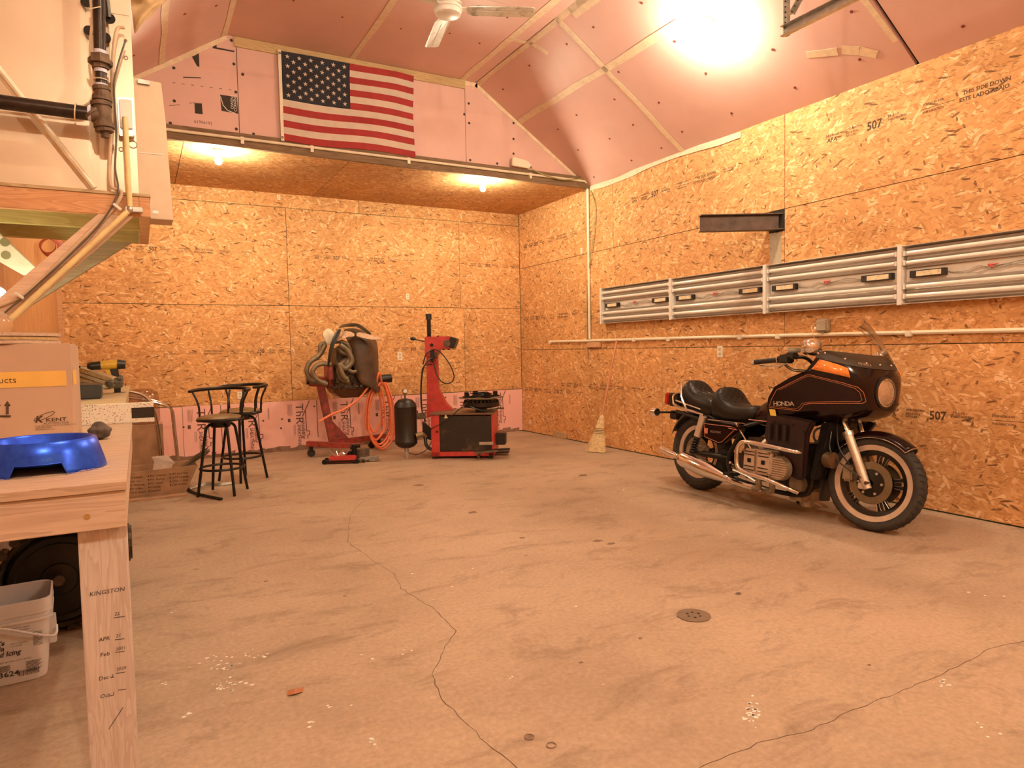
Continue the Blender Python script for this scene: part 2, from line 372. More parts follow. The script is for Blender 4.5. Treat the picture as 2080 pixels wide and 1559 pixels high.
# floor
fl = struct(MB().box((XL - .2, YN - .1, -.15), (W + .2, D + .2, 0)).build('floor', M_CONC))
cr = MB()
def crack(pix, wd):
    pts = [P(x, y, 2, 0.0) for x, y in pix]; path = []
    for i in range(len(pts) - 1):
        a, b = pts[i], pts[i + 1]; m = max(2, int((b - a).length / .035))
        d = (b - a); nn = Vector((-d.y, d.x, 0)).normalized()
        for k in range(m): path.append(a + d * (k / m) + nn * random.uniform(-.006, .006))
    path.append(pts[-1]); ws = [wd * random.uniform(.4, 1.3) for _ in path]
    for p in path: p.z = .0005
    cr.strip(path, ws, (0, 0, 1), .0004)
crack([(712, 1045), (706, 1100), (755, 1135), (800, 1165), (815, 1195), (880, 1235), (925, 1280), (895, 1330), (878, 1370), (900, 1420), (955, 1475), (1000, 1520), (1050, 1559)], .0028)
crack([(2080, 1300), (2010, 1318), (1930, 1360), (1850, 1395), (1760, 1430), (1650, 1480), (1540, 1510), (1460, 1540), (1420, 1559)], .0022)
crack([(712, 1045), (735, 1020), (800, 1000)], .002)
cr.build('crack', plain('dark crack line', (.12, .075, .045), .9, bmp=0), fl)  # dark ribbons laid along the crack paths
pt = MB()
for (px, py, n, sx, sy) in [(455, 1350, 26, 60, 24), (455, 1392, 26, 55, 12), (510, 1325, 14, 60, 12), (1530, 1448, 34, 26, 30), (1920, 1388, 9, 14, 8), (755, 1503, 6, 10, 14), (375, 1450, 4, 12, 6), (340, 1388, 4, 16, 6),
                            (1250, 1000, 16, 80, 40), (1025, 1376, 3, 18, 3), (365, 1240, 3, 20, 8), (1000, 1170, 10, 200, 60), (780, 1330, 6, 60, 10), (1990, 1205, 4, 60, 8), (620, 1470, 4, 30, 10), (1460, 1085, 5, 40, 10), (700, 1440, 4, 80, 40), (1990, 1470, 5, 40, 30)]:
    for _ in range(max(2, int(n * .85))):
        c = P(px + random.gauss(0, sx * .5), py + random.gauss(0, sy * .5), 2, 0); r = random.uniform(.003, .0105); a = random.uniform(0, 6)
        pt.plate([(c.x + math.cos(a + k * 1.26) * r * random.uniform(.4, 1.4), c.y + math.sin(a + k * 1.26) * r * random.uniform(.4, 1.1), .0006) for k in range(5)], (0, 0, 1), .0004)
pt.build('paint_flecks', plain('white paint flecks', (.80, .76, .70), .6, bmp=0), fl, kind='stuff')
st = MB()
for (px, py, r) in [(1215, 1098, .035), (1240, 1104, .03), (1060, 1092, .02), (1300, 1296, .012), (1075, 1497, .012), (850, 985, .05), (1185, 965, .05), (1765, 1350, .01), (1068, 1128, .012), (1500, 1205, .02), (960, 1040, .04), (540, 1180, .012), (700, 1210, .01), (1180, 1345, .012)]:
    c = P(px, py, 2, 0); a = random.uniform(0, 6)
    st.plate([(c.x + math.cos(a + k * .628) * r * random.uniform(.7, 1.3), c.y + math.sin(a + k * .628) * r * random.uniform(.5, 1.), .0004) for k in range(10)], (0, 0, 1), .0003)
st.build('oil_stain', plain('oil stain', (.19, .12, .08), .6, bmp=0, var=.3), fl)

# right wall: boards with their gaps over a dark sealed backing
WR = W
wr = struct(MB().box((WR + .014, YN - .1, 0), (WR + .12, D + .15, 3.2585)).build('wall_right', M_GAP))
rects = []
ys1 = [D - .003, 8.20, 5.753, 3.312, .872, -1.568, YN]
for a, b in zip(ys1[:-1], ys1[1:]): rects.append((b + G, .012, a - G, 1.226 - G))
ys2 = [D - .003, 6.57, 4.13, 1.69, -.75, YN]
holes = (4.125, 4.30, 2.245, 2.439)       # opening for the steel beam
for a, b in zip(ys2[:-1], ys2[1:]):
    if abs(a - 6.57) < .01:
        rects += [(b + G, 1.226 + G, a - G, holes[2]), (holes[1], holes[2], a - G, 2.439 - G)]
    else: rects.append((b + G, 1.226 + G, a - G, 2.439 - G))
ys3 = [D - .003, 6.60, 4.13, 1.69, -.75, YN]
for a, b in zip(ys3[:-1], ys3[1:]): rects.append((b + G, 2.439 + G, a - G, 3.262))
sheets('board', rects, lambda u, v: (WR, u, v), (-1, 0, 0), M_OSB, parent=wr)
# ink printing on the boards
def stamp(mb, o, ux, uy, h=.05, flip=False):
    o, ux, uy = Vector(o), Vector(ux), Vector(uy)
    if flip: ux, uy = -ux, -uy
    def T(s, x, y, k, sx=1): mb.text(s, k * h, o + ux * x * h + uy * y * h, ux, uy, sx=sx, bold=.025)
    T('Norbord', 0, .75, .62); T('APA', .2, -.1, .95); T('RATED SHEATHING', 3.4, .9, .45, .7); T('24/16 7/16', 3.4, .3, .5); T('EXPOSURE 1', 3.4, -.1, .45, .8); T('507', 6.9, -.1, 1.75, .9)
    T('PS 2-10', 10.2, .9, .5); T('SHEATHING SPAN', 10.2, .4, .42, .8); T('MILL', 12, -.1, .45)
    T('STRENGTH AXIS', 15.2, .9, .42, .9); mb.box((0, 0, 0), (.001, .001, .001)) if 0 else None
    a = o + ux * 15 * h + uy * .45 * h; b = o + ux * 19.4 * h + uy * .45 * h
    mb.strip([a, b], h * .07, ux.cross(uy), .0003)
    T('THIS DIRECTION', 15.2, -.15, .42, .9)
    T('THIS SIDE DOWN', 20.4, .75, .72); T('ESTE LADO ABAJO', 20, -.1, .72)
    T('MADE IN THE USA', 28, .8, .45, .9); T('PROSPER MILL', 28.2, .3, .45, .9); T('AUG 28 2018', 34.5, .7, .6); T('19:12', 35.5, 0, .6)
inkr = MB()
xr_ = WR - .0006
for (y, z, h, fl_) in [(3.72, 2.90, .052, 0), (6.25, 2.90, .05, 0), (8.75, 2.72, .044, 0), (8.75, 1.66, .044, 0), (7.8, .72, .044, 0), (3.2, .68, .05, 0), (8.8, .62, .04, 0)]:
    stamp(inkr, (xr_, y, z), (0, -1, 0), (0, 0, 1), h, fl_)
inkr.build('printing', M_INKO, wr)
# thin grey-brown strip beneath the beam opening, hatch panel outline
strip_mb = MB().box((WR - .004, 4.165, 1.97), (WR, 4.285, 2.24)); strip_mb.build('wall_strip', M_BRACED, wr)
MB().box((WR + .001, holes[0], holes[2]), (WR + .012, holes[1], holes[3])).build('opening', M_DARK, wr)

# back wall
wb = struct(MB().box((XL - .1, D + .014, 0), (W + .1, D + .12, 4.4)).build('wall_back', M_GAP))
rects = []
for a, b in [(XL, -.75 + 2.44 - .0), (1.69, 4.07), (4.07, W - .002)]:
    rects.append((a + G, 1.80 + G + .045, b - G, 3.069 - G))
for a, b in [(XL, .25), (.25, 2.655), (2.655, W - .002)]: pass
for a, b in [(XL, 1.69), (1.69, 4.02 + .1), (4.12, W - .002)]:
    rects.append((a + G, .640 + G, b - G, 1.845 - G))
for a, b in [(XL, .25), (.25, 2.63), (2.63, W - .002)]: rects.append((a + G, 3.069 + G, b - G, ZS))
sheets('board', rects, lambda u, v: (u, D, v), (0, -1, 0), M_OSB, parent=wb)
ink = MB()
for (x, z, h, fl_) in [(2.02, 2.455, .036, 0), (3.05, 1.25, .036, 0), (4.25, 2.45, .034, 0), (1.62, 1.295, .036, 1), (-.1, 2.46, .036, 0)]:
    stamp(ink, (x, D - .0006, z), (1, 0, 0), (0, 0, 1), h, fl_)
ink.build('printing', M_INKO, wb)
# pink foam along the foot of the back wall
pk = [(XL, .012, .42, .634), (.424, .012, 2.85, .640), (2.854, .012, W - .004, .634)]
fb = sheets('foam_panel', pk, lambda u, v: (u, D - .006, v), (0, -1, 0), M_FOAML, th=.018, parent=wb); fb['label'] = 'pink foam panels along the foot of the back wall'
pi_ = MB(); yk = D - .0068
def ln(pts, wd): pi_.strip([Vector((x, yk, z)) for x, z in pts], wd, (0, -1, 0), .0004)
x = .47
k = 0
while x < W - .35:
    pi_.text('ThR', .135, (x + .105, yk, .60), (0, 0, -1), (1, 0, 0), sx=1.15)
    pi_.text('SHEATHING', .062, (x + .12, yk, .335), (0, 0, -1), (1, 0, 0), shear=.25, bold=.012, sx=.86)
    pi_.text('insulating', .068, (x + .175, yk, .375), (0, 0, -1), (1, 0, 0), shear=.25, bold=.012, sx=.9)
    for j in range(7):
        ln([(x + .004 + j * .009, .60 - .01 * (j % 2)), (x + .004 + j * .009, .46 - .012 * (j % 3))], .0028)
    for j in range(4): ln([(x + .072 + j * .008, .33), (x + .072 + j * .008, .19 + .02 * (j % 2))], .0022)
    pi_.strip([(x + .002, yk, .39), (x + .035, yk, .39)], .045, (0, -1, 0), .0004)
    ln([(x + .185, .43), (x + .28, .635)], .010)
    ln([(x + .225, .50), (x + .232, .24), (x + .27, .24), (x + .27, .19), (x + .245, .19), (x + .245, .14)], .009)
    if k % 2 == 0: ln([(x + .37, .63), (x + .375, .15)], .008)
    else:
        for j in range(3): ln([(x + .34 + j * .007, .56), (x + .34 + j * .007, .42)], .0022)
    x += .575; k += 1
for _ in range(26):
    x, z = random.uniform(0, 4.9), random.uniform(.1, .58)
    if _ < 14: pi_.cyl((x, yk, z), (x, yk - .0006, z), .012, n=10)
pi_.build('printing', plain('brown ink', (.13, .05, .04), .7, bmp=0), wb)
gr = MB()
xx = XL
while xx < W - .1:
    x2 = xx + random.uniform(.05, .16); gr.plate([(xx, D - .0066, .0), (min(x2, W - .01), D - .0066, .0), (min(x2, W - .01), D - .0066, random.uniform(.03, .075)), (xx, D - .0066, random.uniform(.03, .075))], (0, -1, 0), .0005); xx = x2
gr.build('grime', plain('floor grime', (.26, .15, .10), .9, var=.3), wb)

# left wall (planks) and near wall behind the camera
wl = struct(MB().box((XL - .1, YN, 0), (XL, D + .1, 3.27)).build('wall_left', M_PLANK))
wn_ = struct(MB().box((XL - .1, YN - .1, 0), (W + .15, YN, 4.4)).build('wall_near', plain('plain boards', (.62, .40, .22), .7)))
corner = MB().box((XL, D - .09, 0), (XL + .04, D, 3.2)); corner.build('corner_post', M_FASC, wl)
# soffit under the loft, header beam and gable end
so = struct(MB().box((XL, YG + .0, ZS + .012), (W, D, ZS + .05)).build('ceiling_soffit', M_GAP))
xs = [XL, .37 - .01, 1.60, 2.82, 4.04, W]
rects = []
for (a, b) in [(XL, .45), (.45, 2.02), (2.02, 3.60), (3.60, W)]: rects.append((a + G, YG + .002, b - G, D))
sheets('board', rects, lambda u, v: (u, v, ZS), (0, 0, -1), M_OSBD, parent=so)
hb = struct(MB().box((XL, YG - .04, ZS - .002), (W - .004, YG, 3.375)).build('trim_1', M_HEAD))
MB().box((-.3, YG - .046, 3.345), (W - .12, YG - .04, 3.375)).build('foam_edge', M_FOAM, hb) if 0 else None
# gable wall boards
yg = YG - .012
def roofz(x):
    if x < XCL: return ZC - (XCL - x) * (1.03 / 1.56)
    if x > XCR: return ZC - (x - XCR) * (1.03 / 1.56)
    return ZC
polys = []
for a, b in [(XL + .01, .944), (.944, 3.36), (3.36, W - .002)]:
    xs = [x for x in (XCL, XCR) if a < x < b]
    top = [(x, roofz(x)) for x in [b - G] + sorted(xs, reverse=True) + [a + G]]
    polys.append([(a + G, 3.373), (b - G, 3.373)] + [p for p in top if p[1] > 3.373])
wg = struct(sheets('wall_gable', polys, lambda u, v: (u, yg, v), (0, -1, 0), M_FOAM, th=.02))
MB().box((XL, YG + .012, 3.3), (W, YG + .06, ZC + .1)).build('backing', M_DARK, wg)
gi = MB(); yk2 = yg - .0006
def gr_(x0, z0, x1, z1): gi.plate([(x0, yk2, z0), (x1, yk2, z0), (x1, yk2, z1), (x0, yk2, z1)], (0, -1, 0), .0004)
def gq(*q): gi.plate([P(x, y, 1, yk2) for x, y in q], (0, -1, 0), .0004)
gq((447, 192), (481, 197), (484, 231), (450, 225)); gq((395, 209), (410, 210), (412, 232), (396, 230)); gq((432, 87), (440, 90), (440, 96), (476, 103), (476, 106), (432, 98)); gq((388, 112), (404, 104), (405, 136), (400, 134))
for i in range(7): gq((350 + i * 19, 167 + i * 2.4), (356 + i * 19, 168 + i * 2.4), (356 + i * 19, 169 + i * 2.4), (350 + i * 19, 168 + i * 2.4))
gq((344, 214), (366, 212), (366, 213), (344, 215)); gq((384, 209), (396, 208), (396, 209), (384, 210)); gq((372, 156), (408, 157), (408, 159), (372, 158))
gi.text('61906192', .04, P(394, 249, 1, yk2), (1, 0, 0), (0, 0, 1))
gi.build('printing', M_INK, wg)
gw = MB(); gw.text('OWENS', .038, P(475, 222, 1, yk2 - .001), (0, 0, 1), (-1, 0, 0)); gw.text('CORNING', .034, P(481, 227, 1, yk2 - .001), (0, 0, 1), (-1, 0, 0))
gw.strip([P(448, 196, 1, yk2 - .001), P(453, 213, 1, yk2 - .001), P(462, 224, 1, yk2 - .001), P(478, 230, 1, yk2 - .001)], .006, (0, -1, 0), .0004)
gw.build('logo_lettering', M_WHITE, wg)
# ceiling: flat middle and two slopes, each of foam boards
YS = [YG - .01, 5.385, 2.97, .53, -1.91, YN]
def slab(name, rects, f, nrm, mat): return struct(sheets(name, rects, f, nrm, mat, th=.03))
rc = []
for a, b in zip(YS[:-1], YS[1:]):
    for u0, u1 in [(XCL, 2.07), (2.07, 3.33), (3.33, XCR)]: rc.append((u0 + G, b + G, u1 - G, a - G))
ce = slab('ceiling', rc, lambda u, v: (u, v, ZC), (0, 0, -1), M_FOAM)
MB().box((XL - .1, YN - .1, ZC + .12), (W + .15, YG + .1, ZC + .2)).build('deck', M_DARK, ce)
SL = math.hypot(1.56, 1.03); sn, cs = 1.03 / SL, 1.56 / SL
def fr(u, v): return (XCR + u * cs, v, ZC - u * sn)
def fll(u, v): return (XCL - u * cs, v, ZC - u * sn)
NR = Vector((-sn, 0, -cs)); NL = Vector((sn, 0, -cs))
rc = []
for i, (a, b) in enumerate(zip(YS[:-1], YS[1:])):
    g = .012 if i in (1, 2) else G
    for u0, u1 in [(0, .66), (.66, SL + .005)]:
        rc.append((u0 + G, b + (.014 if i == 1 else G), u1 - G, a - (.014 if i == 2 else G)))
cr_ = slab('ceiling_right', rc, fr, NR, M_FOAM)
MB().add([Vector(fr(-.1, y)) - NR * .05 + Vector((0, 0, 0)) for y in (YN, YG)] + [Vector(fr(SL + .1, y)) - NR * .05 for y in (YG, YN)] + [Vector(fr(-.1, y)) - NR * .08 for y in (YN, YG)] + [Vector(fr(SL + .1, y)) - NR * .08 for y in (YG, YN)], [(0, 1, 2, 3), (4, 7, 6, 5), (0, 4, 5, 1), (1, 5, 6, 2), (2, 6, 7, 3), (3, 7, 4, 0)]).build('deck', M_DARK, cr_)
rc = []
for a, b in zip(YS[:-1], YS[1:]):
    for u0, u1 in [(0, .68), (.68, SL + .02)]: rc.append((u0 + G, b + G, u1 - G, a - G))
cl_ = slab('ceiling_left', rc, fll, NL, M_FOAM)
MB().add([Vector(fll(-.1, y)) - NL * .05 for y in (YN, YG)] + [Vector(fll(SL + .1, y)) - NL * .05 for y in (YG, YN)] + [Vector(fll(-.1, y)) - NL * .08 for y in (YN, YG)] + [Vector(fll(SL + .1, y)) - NL * .08 for y in (YG, YN)], [(0, 1, 2, 3), (4, 7, 6, 5), (0, 4, 5, 1), (1, 5, 6, 2), (2, 6, 7, 3), (3, 7, 4, 0)]).build('deck', M_DARK, cl_)
# seam tape
def tapeline(mb, a, b, wd, nrm, seg=.35):
    a, b = Vector(a), Vector(b); n = max(2, int((b - a).length / seg)); side = (b - a).normalized().cross(Vector(nrm)).normalized()
    pts = [a + (b - a) * (i / n) + side * random.uniform(-.008, .008) + Vector(nrm) * .002 for i in range(n + 1)]
    mb.strip(pts, [wd * random.uniform(.85, 1.15) for _ in pts], nrm, .002)
tm = MB(); dn = (0, 0, -1)
tapeline(tm, (2.07, 7.08, ZC), (2.07, YN, ZC), .06, dn); tapeline(tm, (3.33, 7.1, ZC), (3.33, YN, ZC), .075, dn); tapeline(tm, (3.30, 5.95, ZC - .001), (3.5, 5.95, ZC - .001), .06, dn)
tm.build('seam_tape', M_TAPE, ce)
tm = MB()
tapeline(tm, fr(.66, 7.08), fr(.66, 4.35), .075, NR); tapeline(tm, fr(0, 5.385), fr(SL, 5.385), .06, NR); tapeline(tm, fr(.03, 7.08), fr(.03, 5.4), .05, NR); tapeline(tm, fr(.02, 5.9), fr(.22, 5.82), .05, NR)
tapeline(tm, fr(.02, 5.4), fr(.02, YN), .07, NR); tapeline(tm, fr(.05, 5.2), fr(.05, 3.4), .13, NR); tapeline(tm, fr(.28, 3.06), fr(SL - .25, 3.01), .045, NR)
p = [P(x, y, 0, 4.77) for x, y in ((1675, 88), (1697, 118))]
tapeline(tm, fr(1.42, 3.62), fr(1.50, 3.40), .07, NR, .1); tapeline(tm, fr(1.50, 3.36), fr(1.66, 3.17), .075, NR, .1)
tm.build('seam_tape', M_TAPE, cr_)
tm = MB(); tapeline(tm, fll(.68, 7.08), fll(.68, YN), .06, NL); tapeline(tm, fll(.02, 7.08), fll(.02, YN), .09, NL)
tm.build('seam_tape', M_TAPE, cl_)
tm = MB(); gy = (0, -1, 0)
def gl(x): return (x, yg, roofz(x) - .02)
tapeline(tm, gl(3.50), gl(W - .05), .05, gy); tapeline(tm, (3.36, yg, ZC - .03), (3.52, yg, ZC - .03), .05, gy); tapeline(tm, gl(XCL), gl(XL), .05, gy)
tm.build('seam_tape', M_TAPE, wg)
tb = struct(MB().box((.925, yg - .016, 4.193), (3.36, yg - .001, ZC - .003)).build('trim_2', M_TRIMW))
# tape and swelling sealant along the top of the right wall
tt = MB(); pts = [(W - .006, 7.05 - i * .27, 3.262 - .02 * math.sin(i * .9) - .022) for i in range(10)]
tt.strip(pts, [.05 + .02 * math.sin(i * 1.7) ** 2 for i in range(10)], (-1, 0, 0), .006); tt.build('wall_top_tape', M_TAPE, wr)
# washer-headed nails of the foam boards
nail = None
def screws(parent, pts, nrm, mat=M_INK, r=.012):
    base = MB().cyl((0, 0, 0), (0, 0, .003), r, n=10).build('nail_head', mat, parent)
    q = Vector((0, 0, 1)).rotation_difference(Vector(nrm)); first = True
    for p in pts:
        o = base if first else base.copy()
        if not first: COL.objects.link(o); o.parent = parent
        o.location = p; o.rotation_mode = 'QUATERNION'; o.rotation_quaternion = q; first = False
M_NR = plain('rusty nail', (.22, .05, .035), .6, bmp=0)
pts = []
for y in (6.75, 6.15, 5.55): pts += [fr(u, y) for u in (.25, .62, .95, 1.35, 1.7)]
for y in (5.2, 4.6, 3.9, 3.2, 2.6, 1.9): pts += [fr(u, y) for u in (.3, .75, 1.2, 1.68)]
pts = [Vector(fr((Vector(p).x - XCR) / cs + random.uniform(-.06, .06), p[1] + random.uniform(-.12, .12))) for p in pts]
screws(cr_, pts, NR, M_NR)
pts = [(x, y + random.uniform(-.1, .1), ZC) for x in (2.3, 2.75, 3.1, 1.3, 1.75) for y in (6.2, 5.5, 5.1)]; screws(ce, pts, dn, M_NR, .01)
pts = [fll(u, y) for u, y in ((.2, 6.3), (.5, 6.2), (.5, 5.7), (.95, 6.6), (.9, 5.9), (1.2, 6.8))]; screws(cl_, pts, NL, M_NR)
pts = [Vector((P(x, y, 1, yg).x, yg, P(x, y, 1, yg).z)) for x, y in ((475, 130), (479, 187), (480, 262), (346, 250), (354, 205), (353, 138), (493, 151), (515, 272), (952, 210), (943, 232), (953, 250), (955, 325), (1043, 250), (1043, 282), (1043, 312), (1078, 340), (1010, 332), (560, 94), (470, 82))]
screws(wg, pts, gy, M_INK, .014)
# conduits, boxes and outlets on walls
def tubes(name, label, cat, paths, r, mat, n=8, parent=None):
    m = MB()
    for p in paths: m.tube(p, r, n)
    o = m.build(name, mat, parent, smooth=True)
    if parent is None: tag(o, label, cat)
    return o
xc = W - .018
cw = thing('electrical_conduit', 'long cream conduit running level along the right wall behind the motorcycle', 'conduit', (W, 5, 1.33))
def sub_(o, loc):   # meshes are written in world coordinates; put them under an empty standing at loc
    o.location = -Vector(loc)
m = MB().tube([(xc, 8.03, 1.335), (xc, 7.1, 1.330), (xc, 5, 1.325), (xc, 2, 1.305), (xc, YN + .1, 1.28)], .016, 8); o = m.build('pipe', M_CREAM, cw, smooth=True); sub_(o, cw.location)
for (y, z) in [(8.03, 1.335), (5.62, 1.325), (4.62, 1.322), (4.18, 1.318), (6.2, 1.33), (3.0, 1.31)]:
    o = MB().box((W - .04, y - .022, z - .028), (W, y + .022, z + .018)).build('clip', M_CREAM, cw, bevel=.004); sub_(o, cw.location)
tubes('electrical_conduit', 'cream vertical conduit dropping down the right wall from its top corner', 'conduit', [[(xc, 7.09, 3.25), (xc, 7.09, 1.352)]], .016, M_CREAM)
tubes('electrical_cable', 'loose olive cable hanging beside the vertical conduit', 'cable', [bez([(W - .012, 7.03, 3.2), (W - .02, 6.94, 3.0), (W - .02, 6.96, 2.7), (W - .02, 7.04, 2.4), (W - .014, 7.13, 2.0), (W - .014, 7.145, 1.5), (W - .014, 7.15, 1.1)])], .007, plain('olive cable', (.36, .33, .14), .5))
tag(MB().box((W - .03, 6.86, 1.245), (W - .001, 7.14, 1.312)).build('wood_block', M_FASC, bevel=.003), 'small brown wood block screwed beneath the conduit junction', 'block')
def outlet(p, nx, label, dark=True, s=1.0, mat=None, group=None):
    p = Vector(p); t = thing('wall_outlet', label, 'outlet', p, (0, 0, math.atan2(nx[1], nx[0])), group)
    MB().box((0, -.036 * s, -.058 * s), (.007, .036 * s, .058 * s)).build('cover_plate', mat or M_CREAM, t, bevel=.002)
    for z in (-.022, .022): MB().box((.006, -.014 * s, z * s - .011 * s), (.009, .014 * s, z * s + .011 * s)).build('socket', plain('outlet socket', (.5, .42, .3), .5), t)
    return t
outlet((W, 4.893, 1.18), (-1, 0), 'cream duplex outlet on right wall behind the motorcycle handlebar')
outlet((W, 7.264, 2.49), (-1, 0), 'small high outlet on right wall left of the vertical conduit', s=.6)
outlet((W, 8.655, .15), (-1, 0), 'small low outlet on right wall near the back corner', s=.6)
outlet((3.138, D, 1.174), (0, -1), 'cream outlet on back wall between engine and tire machine')
outlet((3.275, D, 1.99), (0, -1), 'small outlet in the middle of the back wall above the red mast', s=.7)
outlet((1.065, D, .74), (0, -1), 'outlet on back wall seen through the back stool', s=.8)
outlet((1.613, D, 3.19), (0, -1), 'tiny outlet just under the low soffit on the back wall', s=.5)
t = thing('junction_box', 'grey square junction box above conduit, seen through windshield', 'junction box', (W, 3.72, 1.395))
M_GBOX = plain('grey box plastic', (.42, .37, .28), .5)
MB().box((-.05, -.055, -.055), (0, .055, .055)).build('box', M_GBOX, t, bevel=.01); MB().box((-.056, -.045, -.045), (-.049, .045, .045)).build('lid', M_GBOX, t, bevel=.003); MB().cyl((-.02, 0, -.054), (-.02, 0, -.075), .016).build('connector', M_GBOX, t)
# header conduit
hc = tubes('electrical_conduit', 'cream conduit fixed along the dark header beam under the flag', 'conduit', [[(XL + .05, YG - .056, 3.318), (4.97, YG - .056, 3.318), (4.99, YG - .05, 3.30)]], .014, M_CREAM)
for i, x in enumerate((.96, 1.62, 2.65, 4.18)): 
    o = MB().box((x - .015, YG - .066, 3.27), (x + .015, YG - .042, 3.336)).build('strap', M_CREAM, hc)
t = tag(MB().prism([(-.11, -.04), (.12, -.05), (.15, -.012), (.11, .035), (-.1, .06)], lambda a, b: Vector((4.03 + a, YG - .085, 3.43 + b)), lambda a, b: Vector((4.03 + a, YG - .047, 3.43 + b))).build('adapter_box', M_CREAM, bevel=.006), 'white plastic box on header beam right of the flag', 'adapter')
tubes('electrical_cable', 'thin olive cable sagging along header beam toward the right corner', 'cable', [bez([(4.14, YG - .07, 3.40), (4.3, YG - .085, 3.34), (4.55, YG - .08, 3.30), (4.75, YG - .07, 3.31), (4.95, YG - .06, 3.345)])], .007, MATS['olive cable'])
# steel I beam out of the wall
bx0 = P(1437, 450, 1, 4.2).x
m = MB(); z0, z1 = 2.262, 2.407; MBM = Matrix.Translation((W, 4.20, 0)) @ Matrix.Rotation(math.atan2(.483, -.8756), 4, 'Z')
m.box((-.08, -.05, z1 - .009), (.70, .05, z1), MBM); m.box((-.08, -.05, z0), (.70, .05, z0 + .009), MBM); m.box((-.08, -.004, z0), (.70, .004, z1), MBM)
tag(m.build('steel_beam', plain('dark steel', (.10, .065, .05), .45, .5, var=.3), bevel=.001), 'short dark steel I-beam jutting out of the right wall', 'steel beam')
tag(MB().box((W - .025, 7.70, .002), (W - .001, 7.98, .085)).build('wood_scrap', M_PLY), 'flat grey scrap lying at the foot of the right wall left of the broom', 'scrap')
# ================================================================ LIGHTS IN THE ROOM
def bulbmat(name, s):
    m, t, b = nt(name); b.inputs['Base Color'].default_value = (1, .9, .7, 1)
    b.inputs['Emission Color'].default_value = LAMP + (1,); b.inputs['Emission Strength'].default_value = s; return m
def bulb(loc, nrm, s, label, r=.034, group=None, sink=.0):
    t = thing('ceiling_light', label, 'light', loc, group=group); n = Vector(nrm).normalized()
    MB().lathe([(0, 0), (.055, 0), (.055, .012), (.03, .035), (.028, .05), (0, .05)], axis=n, n=20).build('lamp_holder', M_WHITE, t, smooth=True)
    MB().lathe([(.013, .045), (.016, .06), (r * .85, .085), (r, .105), (r * .8, .13), (r * .4, .142), (0, .145)], axis=n, n=20).build('bulb', bulbmat('bulb glow %d' % s, s), t, smooth=True)
    return t
bulb(fr(.79, 4.13), NR, BULB_MAIN, 'glaring bare bulb on the right ceiling slope', .045)
bulb((.76, 7.24, ZS), (0, 0, -1), BULB_SOFFIT, 'bare bulb under the soffit, above the bar stools', .034)
bulb((3.62, 7.20, ZS), (0, 0, -1), BULB_SOFFIT, 'bare bulb under the soffit, near the right wall', .034)
bulb(fr(.79, -.6), NR, BULB_ADDED, 'added bare bulb on the right slope behind the viewer', .045)  # added bulb, unseen, brightens the near part of the room
bulb(fll(.79, -.9), NL, BULB_ADDED, 'added bare bulb on the left slope behind the viewer', .045)  # second added bulb out of view, fill for the near floor and bench
bulb((XCL + .3, 2.2, ZC), (0, 0, -1), BULB_ADDED * .55, 'added bare bulb on the flat ceiling above the bench, out of view', .045)  # unseen bulb above the frame, added as weaker fill
# ceiling fan
fc = P(910, 22, 2, 3.90)
t = thing('ceiling_fan', 'dusty white three-blade ceiling fan', 'fan', fc)
MB().lathe([(0, -.045), (.07, -.044), (.098, -.032), (.105, -.012), (.102, 0), (.112, .004), (.112, .02), (.10, .03), (.115, .036), (.115, .05), (.09, .075), (.04, .085), (0, .086)], n=36).build('motor_housing', M_WHITE, t, smooth=True)
MB().cyl((0, 0, .08), (0, 0, ZC - fc.z - .06), .012).build('down_rod', M_WHITE, t); MB().lathe([(.015, ZC - fc.z - .09), (.05, ZC - fc.z - .05), (.07, ZC - fc.z)], n=24).build('canopy', M_WHITE, t, smooth=True)
M_BLADE = plain('dusty blade enamel', (.62, .55, .44), .4, var=.1, dirt=(.22, .17, .11), dscale=7, dthr=.52)
for tgt in ((1094, 22), (872, 103), (760, -60)):
    q = P(tgt[0], tgt[1], 2, fc.z + .02) - fc; a = math.atan2(q.y, q.x)
    R_ = Matrix.Rotation(a, 4, 'Z') @ Matrix.Rotation(math.radians(-7), 4, 'X')
    bl = MB(); pr = [(.15, -.045), (.20, -.065), (.66, -.062), (.685, -.045), (.685, .045), (.66, .062), (.20, .065), (.15, .045)]
    bl.prism(pr, lambda x, y: R_ @ Vector((x, y, .016 - .010 * (abs(y) / .06))), lambda x, y: R_ @ Vector((x, y, .022 - .010 * (abs(y) / .06))))
    ob = bl.build('blade', M_BLADE, t); MB().tube([R_ @ Vector((.24, 0, .010)), R_ @ Vector((.66, 0, .010))], .004, 6).build('rib', M_BLADE, ob)
    MB().box((.09, -.022, .014), (.21, .022, .02), R_).build('blade_arm', M_WHITE, t)
# flag
FX0, FX1, FZ0, FZ1 = 1.352, 2.735, 3.355, 4.222
def fy(u, v): return yg - .036 - .008 * (1 + math.sin(u * 9 + v * 3)) * (.35 + .65 * u) - .004 * math.sin(v * 14 + u * 5)
def fp(u, v, off=0):
    sag = .012 * math.sin(PI * u * 2.2) * v
    x = FX0 + (FX1 - FX0) * (u - .012 * math.sin(v * PI) * u); z = FZ1 - (FZ1 - FZ0) * v - sag + (.012 * (u ** 2)) * (1 - v)
    if u > .85: z -= (u - .85) * .12 * (1 - v)
    return Vector((x, fy(u, v) - off, z))
ft = thing('flag', 'stars and stripes flag pinned on the pink gable wall', 'flag', (2.04, yg, 3.34))
M_FW = plain('flag white cloth', (.62, .52, .44), .8, var=.05); M_FR = plain('flag red cloth', (.36, .03, .03), .8, var=.1); M_FB = plain('flag navy cloth', (.022, .024, .035), .85, var=.2)
